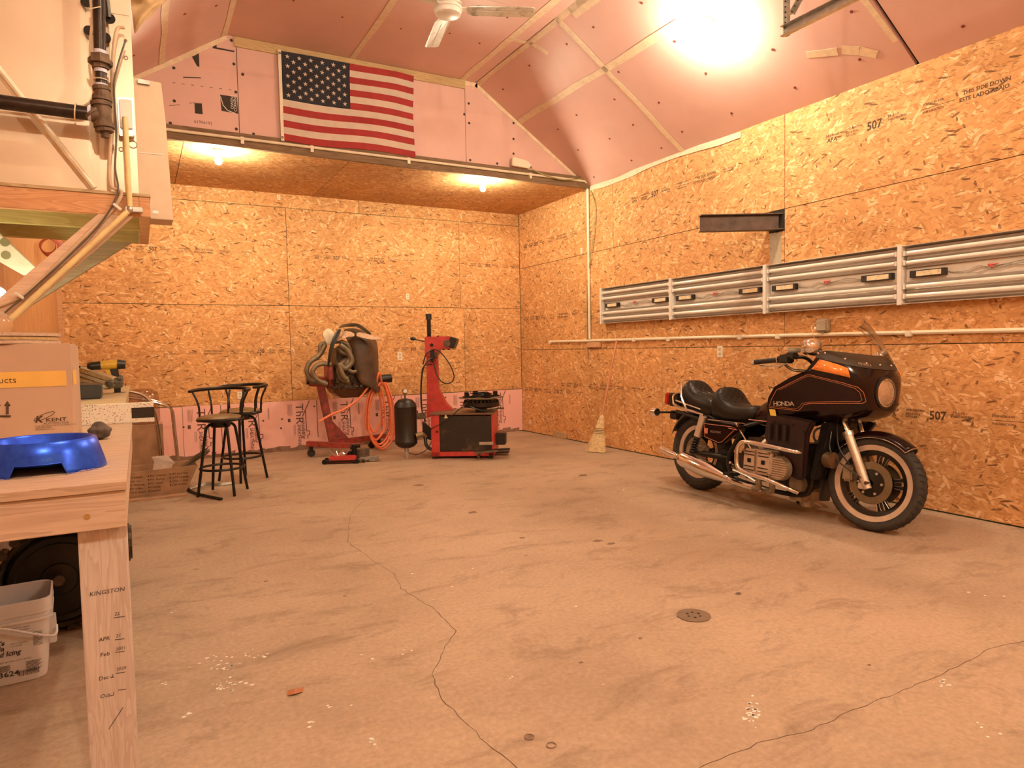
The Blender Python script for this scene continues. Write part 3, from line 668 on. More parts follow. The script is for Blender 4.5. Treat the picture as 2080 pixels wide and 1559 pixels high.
def patch(name, u0, u1, v0, v1, mat, nu, nv, off=0):
    m = MB(); g = [[fp(u0 + (u1 - u0) * i / nu, v0 + (v1 - v0) * j / nv, off) for i in range(nu + 1)] for j in range(nv + 1)]
    m.add([p for r in g for p in r], [(j * (nu + 1) + i, j * (nu + 1) + i + 1, (j + 1) * (nu + 1) + i + 1, (j + 1) * (nu + 1) + i) for j in range(nv) for i in range(nu)])
    return m
def addp(name, m, mat):
    o = m.build(name, mat, ft, smooth=True); o.location = -ft.location; return o
for k, nm, mt in ((0, 'red_stripes', M_FR), (1, 'white_stripes', M_FW)):
    m = MB()
    for j in range(k, 13, 2): 
        q = patch('', .495 if j < 7 else 0, 1, j / 13, (j + 1) / 13, mt, 30, 2); m.add(q.v, q.f)
    addp(nm, m, mt)
addp('canton', patch('', 0, .495, 0, 7 / 13, M_FB, 16, 10), M_FB)
sm = MB()
for r in range(9):
    for c in range(6 if r % 2 == 0 else 5):
        u = (.495) * ((c * 2 + 1 + (r % 2)) / 12); v = (7 / 13) * ((r + 1) / 10)
        c0 = fp(u, v, .0015); pts = []
        for i in range(10):
            R0 = .0245 if i % 2 == 0 else .0095; a = PI / 2 + i * PI / 5; pts.append(c0 + Vector((math.cos(a) * R0, 0, math.sin(a) * R0)))
        sm.plate(pts, (0, -1, 0), .0012)
addp('stars', sm, M_FW)
addp('header_band', patch('', -.022, 0, -.01, 1.01, M_FW, 1, 8), M_CREAM)
sm = MB()
for v in (.03, .97): q = fp(-.011, v, .001); sm.ring(q, (0, 1, 0), .009, .003, 12, 5)
addp('grommets', sm, M_BLACKM)
# garage door track
dx = 4.0
a = P(1592, 66, 0, dx); t = thing('door_track', 'galvanised garage door track hanging from the right ceiling slope', 'track', a)
a = Vector((0, 0, 0)); m = MB(); L = 3.6
m.bar((0, 0, 0), (0, -L, .0), .004, .065); m.bar((-.02, 0, .032), (-.02, -L, .032), .04, .004); m.bar((-.02, 0, -.032), (-.02, -L, -.032), .04, .004); m.bar((.015, 0, .04), (.015, -L, .04), .06, .004); m.build('rail', M_STEEL, t)
def angle(p0, p1, nm='hanger'):
    m = MB(); m.bar(p0, p1, .032, .003, up=(0, 1, 0) if abs(p1[2] - p0[2]) > .1 else (0, 0, 1)); m.bar(Vector(p0) + Vector((.016, -.014, 0)), Vector(p1) + Vector((.016, -.014, 0)), .003, .03, up=(0, 1, 0)); o = m.build(nm, M_STEEL, t)
    k = MB(); p0, p1 = Vector(p0), Vector(p1); n = int((p1 - p0).length / .035)
    for i in range(n):
        q = p0 + (p1 - p0) * ((i + .5) / n); k.cyl(q + Vector((0, -.004, 0)), q + Vector((0, -.006, 0)), .006, n=6)
    k.build('bolt_hole', M_DARK, o, kind='stuff')
zt = roofz(t.location.x) - t.location.z - .02
angle((.0, -.01, -.03), (.0, -.01, zt)); angle((0, -.05, .1), (0, -.45, zt), 'brace')
# fluorescent fixtures: a row of four-foot troughs on the right wall
M_REFL = plain('silver white reflector', (.66, .60, .54), .3, .55, var=.06, bmp=.02); M_TUBE = plain('lamp tube glass', (.86, .82, .76), .15, var=.03, bmp=0, coat=.5)
M_BALL = plain('ballast black', (.025, .02, .018), .5); M_LAB = plain('ballast label', (.80, .68, .45), .6, dirt=(.4, .25, .15), dscale=30, dthr=.55)
M_WIRE = plain('thin grey wire', (.36, .31, .24), .5); M_WIRER = plain('red wire nut', (.55, .08, .06), .5)
FXL = 1.238
def fixture():
    t = thing('tube_light_fixture', 'x', 'light fixture', (W, 0, 1.545), group='unlit tube lights in a row on the right wall')
    h = .405
    # local: x into room negative, y along wall (0..-FXL), z up
    m = MB(); m.box((-.012, -FXL, 0), (-.002, 0, h)); 
    for z in (0, h): m.add([Vector(v) for v in ((-.004, 0, z), (-.075, 0, z + (-.012 if z == 0 else .012)), (-.075, -FXL, z + (-.012 if z == 0 else .012)), (-.004, -FXL, z))] + [Vector(v) for v in ((-.004, 0, z + (.004 if z == 0 else -.004)), (-.075, 0, z + (-.008 if z == 0 else .008)), (-.075, -FXL, z + (-.008 if z == 0 else .008)), (-.004, -FXL, z + (.004 if z == 0 else -.004)))], [(0, 1, 2, 3), (4, 7, 6, 5), (0, 4, 5, 1), (1, 5, 6, 2), (2, 6, 7, 3), (3, 7, 4, 0)])
    for zc in (.055, .335):                                    # rounded reflector troughs behind each pair of tubes
        for dz in (-.0, .0): pass
    m.build('housing', M_REFL, t)
    for zc in (.045, .115, .29, .36):
        mm = MB(); n = 8; pr = [(-.014 - .028 * (1 - math.cos(PI * i / n)) * .0 - .030 * abs(math.cos(PI * i / n)), zc + .036 * math.cos(PI * i / n)) for i in range(n + 1)]
        mm.add([Vector((x, -.03, z)) for x, z in pr] + [Vector((x, -FXL + .03, z)) for x, z in pr], [(i, i + 1, n + 2 + i, n + 1 + i) for i in range(n)]); mm.build('reflector', M_REFL, t, smooth=True)
        MB().cyl((-.055, -.045, zc), (-.055, -FXL + .045, zc), .0165, n=14).build('tube', M_TUBE, t, smooth=True)
        for y in (-.03, -FXL + .03): MB().box((-.075, y - .008, zc - .018), (-.012, y + .008, zc + .018)).build('lamp_socket', M_WHITE, t)
    MB().box((-.022, -FXL + .02, .155), (-.012, -.02, .25)).build('ballast_tray', M_WHITE, t)
    for y in (-.19, -FXL + .19):
        b = MB().box((-.062, y - .125, .178), (-.022, y + .125, .228)).build('ballast', M_BALL, t, bevel=.002); MB().box((-.0635, y - .10, .185), (-.062, y + .075, .221)).build('ballast_label', M_LAB, b)
    for k in range(3):
        pts = bez([(-.03, -.32, .20)] + [(-.032 - random.uniform(0, .015), -.32 - (FXL - .64) * f, .20 + random.uniform(-.03, .025)) for f in (.2, .35, .5, .65, .8)] + [(-.03, -FXL + .32, .20)], 6)
        MB().tube(pts, .0028, 5).build('wire', M_WIRE, t)
    m = MB()
    for k in range(5): m.cyl((-.045, -FXL / 2 + random.uniform(-.04, .04), .2 + random.uniform(-.015, .02)), (-.05, -FXL / 2 + random.uniform(-.04, .04), .215), .007, .004, n=8)
    m.build('wire_nuts', M_WIRER, t)
    return t
def endcap(t, y, w_=.018):
    MB().box((-.085, y - w_, -.018), (-.001, y + w_, .423)).build('end_plate', M_WHITE, t, bevel=.002)
fx = fixture(); names = ['unlit tube light, farthest from the viewer on the right wall', 'unlit tube light second from the back corner, beneath the steel beam', 'unlit tube light third from the back corner, above the handlebar', 'unlit tube light nearest the viewer, above the motorcycle windshield']
allf = [fx] + [copy_tree(fx) for _ in range(3)]
for i, o in enumerate(allf):
    o.location = (W, 6.765 - 1.241 * i, 1.545 - .003 * i); o['label'] = names[i]
    endcap(o, -.001, .012) if i == 0 else endcap(o, 0, .016)
# ================================================================ FLOOR THINGS
# drain
t = thing('floor_drain', 'round metal drain cover in the concrete floor', 'drain', P(1409, 1250, 2, 0))
M_DRAIN = plain('dull drain metal', (.22, .16, .11), .5, .5)
MB().lathe([(0, .0), (.075, .0), (.078, .002), (.078, .004), (.066, .0045), (0, .0045)], n=14).build('cover', M_DRAIN, t)
m = MB()
for i in range(6): a = i * PI / 3; m.cyl((math.cos(a) * .03, math.sin(a) * .03, .0044), (math.cos(a) * .03, math.sin(a) * .03, .0052), .007, n=10)
m.build('drain_hole', M_DARK, t)
c = P(600, 1407, 2, 0); m = MB(); m.add([c + Vector(v) for v in ((-.03, -.008, .002), (-.01, -.02, .008), (.025, -.012, .004), (.032, .006, .012), (.005, .02, .004), (-.025, .012, .012), (0, 0, .016))], [(0, 1, 6), (1, 2, 6), (2, 3, 6), (3, 4, 6), (4, 5, 6), (5, 0, 6)])
tag(m.build('dry_leaf', plain('dry leaf', (.42, .17, .08), .8), solid=.001), 'curled brown dry leaf lying on the near floor', 'leaf')
for px, lb in ((1075, 'thin metal washer lying beside a crack near the bottom edge, left one'), (1120, 'rusty ring mark washer near the bottom edge, right one')):
    c = P(px, 1497 if px < 1100 else 1514, 2, 0); tag(MB().ring((c.x, c.y, .003), (0, 0, 1), .015, .0018, 20, 6).build('washer', plain('rust ring', (.30, .20, .14), .7, bmp=0)), lb, 'washer')
# broom
bt = P(1253, 690, 0, W - .050); bb = Vector((4.70, 6.53, 0))
t = thing('broom', 'corn broom leaning against the right wall', 'broom', (0, 0, 0))
d = (bt - bb).normalized(); side = Vector((.45, -.89, 0)).normalized(); h0 = bb + d * .44
MB().tube([h0, bt], [.0145, .012], 12).build('handle', plain('varnished handle', (.60, .27, .13), .35, var=.15), t, smooth=True)
M_STRAW = plain('broom straw', (.66, .50, .27), .8, var=.25, scale=40, bmp=.8)
m = MB(); nn = d.cross(side).normalized(); R_ = []
for k, (h, a, b) in enumerate([(.0, .125, .035), (.06, .115, .035), (.2, .075, .032), (.28, .055, .03), (.36, .045, .028), (.41, .035, .026), (.45, .016, .016)]):
    c = bb + d * h; R_.append([Vector((q.x, q.y, max(q.z, .004))) for q in [c + side * (math.cos(2 * PI * i / 28) * a * (1.0 + .06 * (i % 2))) + nn * (math.sin(2 * PI * i / 28) * b) for i in range(28)]])
m.loft(R_); m.build('brush', M_STRAW, t)
m = MB()
for i in range(90):
    a = random.uniform(-1, 1); b = random.uniform(-1, 1) * .8; p0 = bb + d * .28 + side * a * .05 + nn * b * .026; p1 = bb + side * a * random.uniform(.12, .14) + nn * b * .042; p1.z = random.uniform(.002, .012); m.tube([p0, (p0 + p1) / 2 + nn * .002, p1], .0018, 4)
m.build('straws', M_STRAW, t, kind='stuff')
m = MB()
for h in (.225, .245, .265, .285):
    c = bb + d * h; w_ = .075 - (h - .2) * .2; m.tube([c + side * (math.cos(2 * PI * i / 24) * w_) + nn * (math.sin(2 * PI * i / 24) * .034) for i in range(24)], .0022, 5, closed=True)
m.build('binding', plain('dark binding twine', (.12, .08, .05), .8), t)
# bar stools
def stool():
    t = thing('bar_stool', '', 'stool', (0, 0, 0))
    cush = plain('brown vinyl cushion', (.20, .125, .055), .5, var=.25, scale=10)
    MB().lathe([(0, .715), (.10, .712), (.165, .70), (.183, .685), (.178, .672), (0, .668)], n=40).build('seat', cush, t, smooth=True)
    MB().lathe([(0, .655), (.17, .655), (.198, .66), (.202, .672), (.196, .682), (.17, .685)], n=40).build('seat_rim', M_BLACKM, t, smooth=True)
    MB().cyl((0, 0, .60), (0, 0, .66), .08, .10, n=20).build('swivel', M_BLACKM, t)
    for k in range(4):
        a = PI / 4 + k * PI / 2; ca, sa = math.cos(a), math.sin(a)
        pts = bez([(ca * .02, sa * .02, .625), (ca * .09, sa * .09, .625), (ca * .125, sa * .125, .60), (ca * .14, sa * .14, .54), (ca * .185, sa * .185, .25), (ca * .225, sa * .225, .0)], 5)
        MB().tube(pts, .0125, 10).build('leg', M_BLACKM, t, smooth=True)
    MB().ring((0, 0, .235), (0, 0, 1), .185, .011, 44, 8).build('foot_ring', M_BLACKM, t, smooth=True)
    arc = [(math.cos(a) * .25, math.sin(a) * .25, .925 + .012 * math.sin(a)) for a in [math.radians(-10 + i * 200 / 20) for i in range(21)]]
    MB().tube(arc, [.012] + [.0165] * 19 + [.012], 10).build('back_rail', M_BLACKM, t, smooth=True)
    for a in (5, 47, 90, 133, 175):
        a = math.radians(a); ca, sa = math.cos(a), math.sin(a)
        MB().tube(bez([(ca * .19, sa * .19, .66), (ca * .19, sa * .19, .72), (ca * .20, sa * .20, .81), (ca * .245, sa * .245, .915)], 5), .0095, 8).build('spindle', M_BLACKM, t, smooth=True)
    return t
s1 = stool(); s1.location = (.615, 6.56, 0); s1.rotation_euler = (0, 0, math.radians(-27)); s1['label'] = 'black metal bar stool standing in front, nearer the viewer'; s1['group'] = 'bar stools by the back wall'
s2 = copy_tree(s1); s2.location = (.86, 7.16, 0); s2.rotation_euler = (0, 0, math.radians(-58)); s2['label'] = 'second black metal bar stool, behind the front one and closer to the pink foam'
# crowbar-like black strip
m = MB().tube(bez([P(a, b, 2, .013) for a, b in ((372, 982), (390, 998), (416, 1006), (450, 1013))], 5), .013, 8); tag(m.build('rubber_strip', M_BLACK, smooth=True), 'curved black rubber strip on floor under the front stool', 'strip')
m = MB()
for k in range(3): m.tube(bez([(.36, 6.9 + k * .03, .008), (.5, 7.0 + k * .06, .012), (.62, 6.92 + k * .05, .008), (.74, 6.95 + k * .04, .008)], 5), .006, 6)
tag(m.build('metal_rods', M_STEEL, smooth=True), 'thin pale metal rods on floor beside the junk carton', 'rods')
# ================================================================ TIRE MACHINE
a0 = P(877, 932, 2, 0); a1 = P(1003, 931, 2, 0); ang = math.atan2(a1.y - a0.y, a1.x - a0.x); Lc = (a1 - a0).length
t = thing('tire_changer', 'red and black tire changing machine with upright mast', 'tire machine', a0, (0, 0, ang))
H = .505; Dp = .62
M_PANEL = plain('black steel panel', (.028, .024, .02), .45, .3, dirt=(.13, .085, .05), dscale=4, dthr=.53)
m = MB(); m.box((0, 0, .03), (.10, Dp, H)); m.box((Lc - .022, 0, .03), (Lc, Dp, H)); m.box((.0, 0, .03), (Lc, .03, .085)); m.box((0, .03, .03), (Lc, Dp, .06)); m.box((0, Dp - .02, .03), (Lc, Dp, H)); m.build('cabinet', M_RED, t, bevel=.004)
MB().box((.10, -.006, .09), (Lc - .024, .02, H - .012)).build('front_panel', M_PANEL, t, bevel=.003)
MB().box((-.01, -.01, H), (Lc + .008, Dp, H + .02)).build('top_plate', plain('worn steel top', (.22, .14, .09), .5, .5, dirt=(.4, .2, .1), dscale=6), t, bevel=.003)
for x, y in ((.03, .04), (Lc - .05, .04), (.03, Dp - .06), (Lc - .05, Dp - .06)): MB().cyl((x, y, 0), (x, y, .035), .03).build('foot', M_BLACK, t)
m = MB(); m.plate([(.155, -.0075, .47), (.20, -.0075, .47), (.1775, -.0075, .512)], (0, 1, 0), .001); o = m.build('warning_label', plain('warning label cream', (.8, .68, .4), .5, bmp=0), t)
MB().text('!', .035, (.1775, -.009, .474), (1, 0, 0), (0, 0, 1), align='CENTER').build('label_mark', M_BLACK, o)
MB().cyl((.07, -.004, .315), (.07, .01, .315), .012).build('knob_hole', M_DARK, t)
MB().cyl((.06, -.004, .06), (.06, .01, .06), .006).build('screw', M_DARK, t)
# pedals
for (x, y, z, l, mt) in ((.53, -.12, .045, .24, M_IRON), (.66, -.05, .05, .22, M_BLACK)):
    m = MB(); m.box((x - .02, y, z), (x + .25, y + .06, z + .018), Matrix.Rotation(-.06, 4, 'Y')); m.bar((x + .02, y + .03, z - .01), (x + .02, y + .25, z + .02), .03, .03); m.build('pedal', mt, t, bevel=.004)
MB().box((Lc - .16, -.014, .16), (Lc - .005, -.004, .195)).build('side_bracket', M_STEEL, t)
m = MB(); m.box((Lc + .0, .25, .12), (Lc + .12, .42, .26)); m.box((Lc, .2, .03), (Lc + .16, .34, .05)); m.build('bead_breaker_pad', M_BLACK, t, bevel=.01)
# mast
mx, my = .02, .42
m = MB(); cv = lambda x, y, z: Vector((x, y, z))
def mast(pts, y0, y1): m.prism(pts, lambda a, b: Vector((a, y0, b)), lambda a, b: Vector((a, y1, b)))
mast([(-.12, .44), (.16, .515), (.19, .53), (.11, .62), (.025, .79), (.02, 1.24), (-.10, 1.24), (-.11, .58)], my - .07, my + .07); m.build('mast', M_RED, t, bevel=.005)
m = MB(); mast([(-.115, 1.17), (.02, 1.17), (.06, 1.26), (.19, 1.26), (.19, 1.41), (-.115, 1.41)], my - .085, my + .085); m.build('mast_head', M_RED, t, bevel=.006)
MB().box((.17, my - .10, 1.275), (.255, my + .10, 1.40), Matrix.Translation((.2, my, 1.33)) @ Matrix.Rotation(.35, 4, 'Y') @ Matrix.Translation((-.2, -my, -1.33))).build('arm_end_cap', M_BLACK, t, bevel=.008)
MB().cyl((.155, my - .115, 1.325), (.155, my - .085, 1.325), .042, n=20).build('pivot_disc', M_IRON, t); MB().cyl((-.03, my - .09, 1.31), (-.03, my - .08, 1.31), .02).build('bolt', M_DARK, t)
m = MB()
for i in range(9): m.cyl((-.075, my, 1.41 + i * .022), (-.075, my, 1.426 + i * .022), .026)
m.cyl((-.075, my, 1.40), (-.075, my, 1.64), .022); m.build('lift_shaft', M_BLACKM, t); MB().cyl((-.075, my, 1.615), (-.075, my, 1.685), .036, n=12).build('shaft_cap', M_BLACK, t, bevel=.004)
m = MB().tube([(-.11, my - .04, 1.35), (-.25, my - .06, 1.385)], .007, 6); m.sph((-.26, my - .06, 1.39), .022, sc=(1.6, 1, 1)); m.build('lock_lever', M_BLACK, t, smooth=True)
for x in (.02, .09, .15): MB().box((x, my - .03, 1.25 if x > .05 else 1.405), (x + .025, my + .03, 1.262 if x > .05 else 1.42)).build('stud', M_BLACKM, t)
MB().box((-.045, my - .13, 1.11), (.0, my - .075, 1.25)).build('control_box', M_BLACK, t, bevel=.006); MB().box((.0, my - .12, 1.17), (.035, my - .08, 1.23)).build('regulator', M_IRON, t, bevel=.01)
hz = my - .14
MB().tube(bez([(-.02, hz, 1.08), (-.12, hz, 1.06), (-.155, hz, .9), (-.165, hz, .6), (-.12, hz, .40)], 6), .008, 6).build('air_hose', M_BLACK, t, smooth=True)
MB().tube(bez([(.05, hz, 1.16), (-.05, hz, 1.14), (-.13, hz, 1.02), (-.16, hz, .75), (-.15, hz, .45)], 6), .008, 6).build('air_hose', M_BLACK, t, smooth=True)
MB().tube(bez([(-.13, hz, 1.08), (-.09, hz, 1.20), (-.01, hz, 1.255), (.08, hz - .01, 1.225), (.18, hz - .02, 1.10), (.235, hz - .03, .98), (.235, hz - .03, .90), (.18, hz - .03, .855), (.10, hz - .02, .87), (.04, hz - .01, .95), (.01, hz, 1.05), (-.01, hz, 1.14)], 6), .0075, 6).build('looped_cable', M_BLACK, t, smooth=True)
MB().tube(bez([(.52, .12, H + .2), (.40, .0, H + .12), (.28, -.02, H + .02), (.2, -.03, .46), (.10, -.03, .40), (-.02, -.02, .34)], 6), .005, 6).build('thin_cable', M_BLACK, t, smooth=True)
MB().plate([(-.12, .1, .42), (-.12, .1, .24), (-.01, .1, .20), (-.01, .1, .33)], (0, 1, 0), .06).build('shroud', M_BLACK, t)
# chuck table with four jaws
cx, cy = .56, .22
m = MB(); m.cyl((cx, cy, H + .02), (cx, cy, H + .10), .07, n=20); m.build('spindle', M_BLACKM, t)
m = MB(); m.lathe([(0, H + .07), (.19, H + .07), (.215, H + .085), (.215, H + .13), (.17, H + .15), (0, H + .15)], (cx, cy, 0), n=36)
for k in range(26): a = k * 2 * PI / 26; m.box((cx + math.cos(a) * .19 - .012, cy + math.sin(a) * .19 - .012, H + .075), (cx + math.cos(a) * .19 + .012, cy + math.sin(a) * .19 + .012, H + .155))
m.build('chuck_body', plain('greasy black chuck', (.03, .024, .018), .35, .4, var=.4, bmp=.6), t, smooth=True)
MB().lathe([(.03, H + .165), (.235, H + .175), (.262, H + .178), (.262, H + .186), (.22, H + .188), (.03, H + .18)], (cx, cy, 0), n=44).build('turntable', M_IRON, t, smooth=True)
for k in range(4):
    a = k * PI / 2 + .5; c_, s_ = math.cos(a), math.sin(a); m = MB(); R_ = Matrix.Translation((cx, cy, 0)) @ Matrix.Rotation(a, 4, 'Z')
    m.box((.06, -.035, H + .188), (.22, .035, H + .205), R_); m.box((.16, -.028, H + .2), (.20, .028, H + .25), R_); m.build('jaw', M_BLACKM, t, bevel=.004)
m = MB()
for k in range(5): m.ring((cx + random.uniform(-.02, .02), cy, H + .20 + k * .009), (random.uniform(-.12, .12), random.uniform(-.12, .12), 1), .12 + random.uniform(-.03, .04), .0055, 30, 5)
m.tube(bez([(cx - .1, cy - .2, H + .09), (cx + .05, cy - .26, H + .05), (cx + .2, cy - .22, H + .07), (cx + .27, cy - .1, H + .06)], 6), .009, 6); m.build('coiled_cable', M_BLACK, t, smooth=True)
# air tank
tl = P(826, 905, 1, 7.35); tk = thing('air_tank', 'black upright air tank beside the tire machine', 'tank', (2.665, 7.41, 0)); 
R = .128
MB().lathe([(0, .125), (.05, .128), (.095, .145), (R, .18), (R, .20), (R + .004, .203), (R, .21), (R, .60), (R + .003, .605), (R, .61), (R - .012, .645), (.08, .685), (.02, .70), (0, .70)], n=36).build('vessel', plain('satin black tank', (.022, .018, .014), .4, .2, dirt=(.2, .13, .08), dscale=3, dthr=.66), tk, smooth=True)
m = MB(); m.cyl((0, 0, .09), (0, 0, .13), .025); m.build('drain_fitting', M_STEEL, tk); m = MB(); m.lathe([(.012, .0), (.022, .02), (.028, .09), (.0, .095)], n=12); m.build('drain_bowl', plain('clear plastic bowl', (.7, .65, .58), .2, trans=.4), tk, smooth=True)
m = MB(); m.cyl((0, 0, .69), (0, 0, .75), .01); m.box((-.02, -.02, .75), (.02, .02, .765)); m.build('valve', M_IRON, tk)
o = MB().cyl((0, -.012, .785), (0, .012, .785), .028, n=20).build('pressure_gauge', M_CHROME, tk)
MB().cyl((0, -.0125, .785), (0, -.0135, .785), .024, n=20).build('gauge_face', M_WHITE, o)
MB().box((.10, -.03, .45), (.24, .02, .52)).build('bracket', M_IRON, tk, bevel=.004)
m = MB(); m.cyl((.08, -.11, .27), (.16, -.13, .29), .03); m.cyl((.16, -.13, .29), (.20, -.12, .25), .02); m.build('brass_regulator', plain('dull brass', (.30, .22, .12), .5, .6), tk, smooth=True)
MB().tube(bez([(.19, -.12, .25), (.19, -.14, .16), (.24, -.16, .11), (.34, -.19, .11)], 6), .02, 8).build('supply_hose', M_BLACK, tk, smooth=True)
MB().tube(bez([(.02, 0, .07), (.10, -.08, .05), (.22, -.12, .12), (.30, -.1, .26)], 6), .005, 6).build('thin_hose', M_BLACK, tk, smooth=True)
# ================================================================ ENGINE ON STAND
ex, ey = 2.02, 8.30
t = thing('engine_stand', 'red rolling engine stand with two forward legs', 'engine stand', (ex, ey, 0))
def S(px, py, y): return P(px, py, 1, y) - Vector((ex, ey, 0))
pb = S(676, 897, 8.3); ptp = S(650, 778, 8.3)
MB().bar(pb, ptp, .085, .085, up=(0, 1, 0)).build('upright_post', M_REDD, t, bevel=.006)
MB().plate([pb + Vector((.02, -.01, .02)), pb + Vector((.24, -.01, -.02)), pb + Vector((.0, -.01, .26))], (0, 1, 0), .02).build('gusset', M_REDD, t)
MB().bar((-.30, -.05, .16), (.22, -.45, .13), .07, .06).build('base_cross_leg', M_REDD, t, bevel=.005)
MB().bar((-.05, -.12, .15), (.72, .12, .155), .07, .06).build('base_long_leg', M_REDD, t, bevel=.005)
for (x, y) in ((-.26, -.06), (.20, -.43), (.62, .08), (.56, .18)):
    m = MB(); m.cyl((x, y - .02, .047), (x, y + .02, .047), .046, n=18); c_ = m.build('caster', M_BLACK, t, smooth=True); MB().box((x - .02, y - .028, .07), (x + .02, y + .028, .13)).build('caster_fork', M_BLACKM, c_)
MB().cyl(ptp + Vector((-.13, 0, .03)), ptp + Vector((.13, -.02, .01)), .062, n=20).build('pivot_sleeve', M_REDD, t, smooth=True)
MB().cyl(ptp + Vector((-.16, 0, .035)), ptp + Vector((-.12, 0, .032)), .045, n=20).build('pivot_tube_end', M_BLACKM, t)
MB().box(tuple(ptp + Vector((.08, -.12, -.06))), tuple(ptp + Vector((.14, .12, .22)))).build('mounting_plate', M_REDD, t, bevel=.004)
hd = S(785, 768, 8.3); MB().cyl(hd + Vector((-.12, 0, -.01)), hd + Vector((.06, 0, 0)), .055, n=20).build('head_tube', M_BLACK, t, bevel=.004)
# engine
e = thing('engine', 'greasy car engine with exhaust headers mounted on the red stand', 'engine', (ex, ey, 0))
M_GREASE = plain('greasy cast metal', (.085, .06, .038), .45, .5, var=.5, scale=25, bmp=.8); M_HDR = plain('oxidised header pipe', (.20, .155, .10), .5, .5, var=.25, scale=12, bmp=.2)
c = S(712, 745, 8.3)
m = MB(); m.box((.02, -.24, .80), (.52, .24, 1.02)); m.box((.05, -.20, 1.0), (.50, .20, 1.30)); m.build('block', M_GREASE, e, bevel=.02)
m = MB(); m.loft([[Vector(v) for v in ((.0, -.2, .82), (.48, -.2, .82), (.48, .2, .82), (.0, .2, .82))], [Vector(v) for v in ((.02, -.17, .76), (.46, -.17, .76), (.46, .17, .76), (.02, .17, .76))], [Vector(v) for v in ((.12, -.12, .69), (.36, -.12, .69), (.36, .12, .69), (.12, .12, .69))]]); m.build('oil_pan', plain('brown oil pan', (.13, .07, .035), .4, .5), e, bevel=.015)
m = MB(); m.box((-.02, -.215, .815), (.50, .215, .83))
for i in range(11): m.cyl((.0 + i * .048, -.22, .80), (.0 + i * .048, -.22, .845), .009, n=8)
m.build('pan_flange', M_GREASE, e)
m = MB()
for i in range(34):
    x, y, z = random.uniform(0, .5), random.uniform(-.27, -.2), random.uniform(.82, 1.16); d = Vector((random.uniform(-1, 1), random.uniform(-.8, -.1), random.uniform(-1, 1))).normalized() * random.uniform(.03, .07); m.cyl((x, y, z), Vector((x, y, z)) + d, random.uniform(.01, .028), n=8)
for i in range(8): m.box((.02 + i * .06, -.26, .88 + (i % 3) * .05), (.055 + i * .06, -.22, .95 + (i % 3) * .06))
m.build('castings', M_GREASE, e, bevel=.004, kind='stuff')
def SP(l, y): return [S(a, b, y) for a, b in l]
tubesets = [([(632, 757), (648, 775), (662, 775)], .03), ([(661, 700), (648, 722), (630, 735), (623, 752), (632, 772), (655, 778)], .033), ([(672, 740), (655, 738), (641, 744), (635, 757), (646, 772), (664, 780)], .033),
            ([(690, 700), (706, 712), (715, 733), (702, 748), (690, 740), (697, 762), (706, 770)], .036), ([(706, 742), (712, 728), (697, 735), (688, 752), (692, 768), (708, 775)], .034), ([(675, 695), (690, 693), (706, 700), (712, 716)], .03),
            ([(687, 702), (695, 715), (712, 722), (705, 738), (693, 742)], .032), ([(700, 735), (706, 748), (716, 755), (724, 753)], .026), ([(662, 697), (651, 700), (650, 716)], .03)]
for i, (l, r) in enumerate(tubesets):
    l2 = [S(a, b, 8.02 - .03 * (i % 4) + (.12 if i in (0, 1, 8) else 0)) for a, b in l]; MB().tube(bez(l2, 6), r * .86, 12).build('exhaust_pipe', M_HDR, e, smooth=True)
MB().box(tuple(S(664, 770, 8.1)), tuple(S(676, 750, 8.0) + Vector((0, .0, .03)))).build('bracket', M_REDD, e, bevel=.004)
# cloth draped over it
def drape(name, label, cat, rows, mat, th=.006, y0=None):
    "rows: list of rows of (px,py,y)"
    m = MB(); g = [[P(a, b, 1, y) for a, b, y in r] for r in rows]; nx = len(g[0]); m.add([p for r in g for p in r], [(j * nx + i, j * nx + i + 1, (j + 1) * nx + i + 1, (j + 1) * nx + i) for j in range(len(g) - 1) for i in range(nx - 1)])
    return tag(m.build(name, mat, None, smooth=True, sub=2, solid=th, ang=180), label, cat)
M_LEATH = plain('worn brown leather', (.085, .05, .032), .5, var=.3, scale=12, bmp=.4, dirt=(.16, .09, .05), dscale=3, dthr=.55); M_BLKV = plain('black vinyl', (.018, .015, .013), .35)
drape('leather_apron', 'brown leather apron draped over the right side of the engine', 'apron', [[(692, 668, 8.35), (712, 664, 8.2), (735, 668, 8.15), (757, 680, 8.25), (764, 690, 8.45)],
    [(705, 690, 8.05), (716, 682, 7.98), (738, 682, 7.96), (760, 690, 8.02), (767, 700, 8.35)], [(714, 718, 8.0), (722, 712, 7.95), (742, 714, 7.93), (763, 716, 7.98), (769, 722, 8.3)],
    [(716, 752, 8.02), (728, 748, 7.94), (746, 750, 7.97), (764, 750, 7.97), (769, 752, 8.25)], [(732, 780, 8.0), (738, 778, 7.96), (754, 785, 7.98), (766, 782, 7.98), (770, 780, 8.2)], [(742, 784, 8.0), (750, 784, 7.97), (760, 794, 8.0), (768, 800, 8.0), (774, 794, 8.15)]], M_LEATH, .012)
drape('black_cover', 'black vinyl cover hanging down between the exhaust headers', 'cover', [[(690, 660, 8.3), (700, 657, 8.1), (715, 655, 8.0), (730, 656, 8.0), (745, 668, 8.05), (757, 678, 8.1)], [(686, 668, 8.2), (694, 665, 7.98), (708, 663, 7.93), (728, 664, 7.93), (742, 674, 8.0), (752, 681, 8.05)]], M_BLKV, .01)
drape('black_flap', 'black vinyl flap hanging over the left exhaust headers', 'cover', [[(688, 664, 7.95), (697, 668, 7.93)], [(672, 688, 7.93), (684, 690, 7.9)], [(667, 715, 7.92), (673, 718, 7.89)], [(663, 748, 7.95), (669, 748, 7.92)]], M_BLKV, .01)
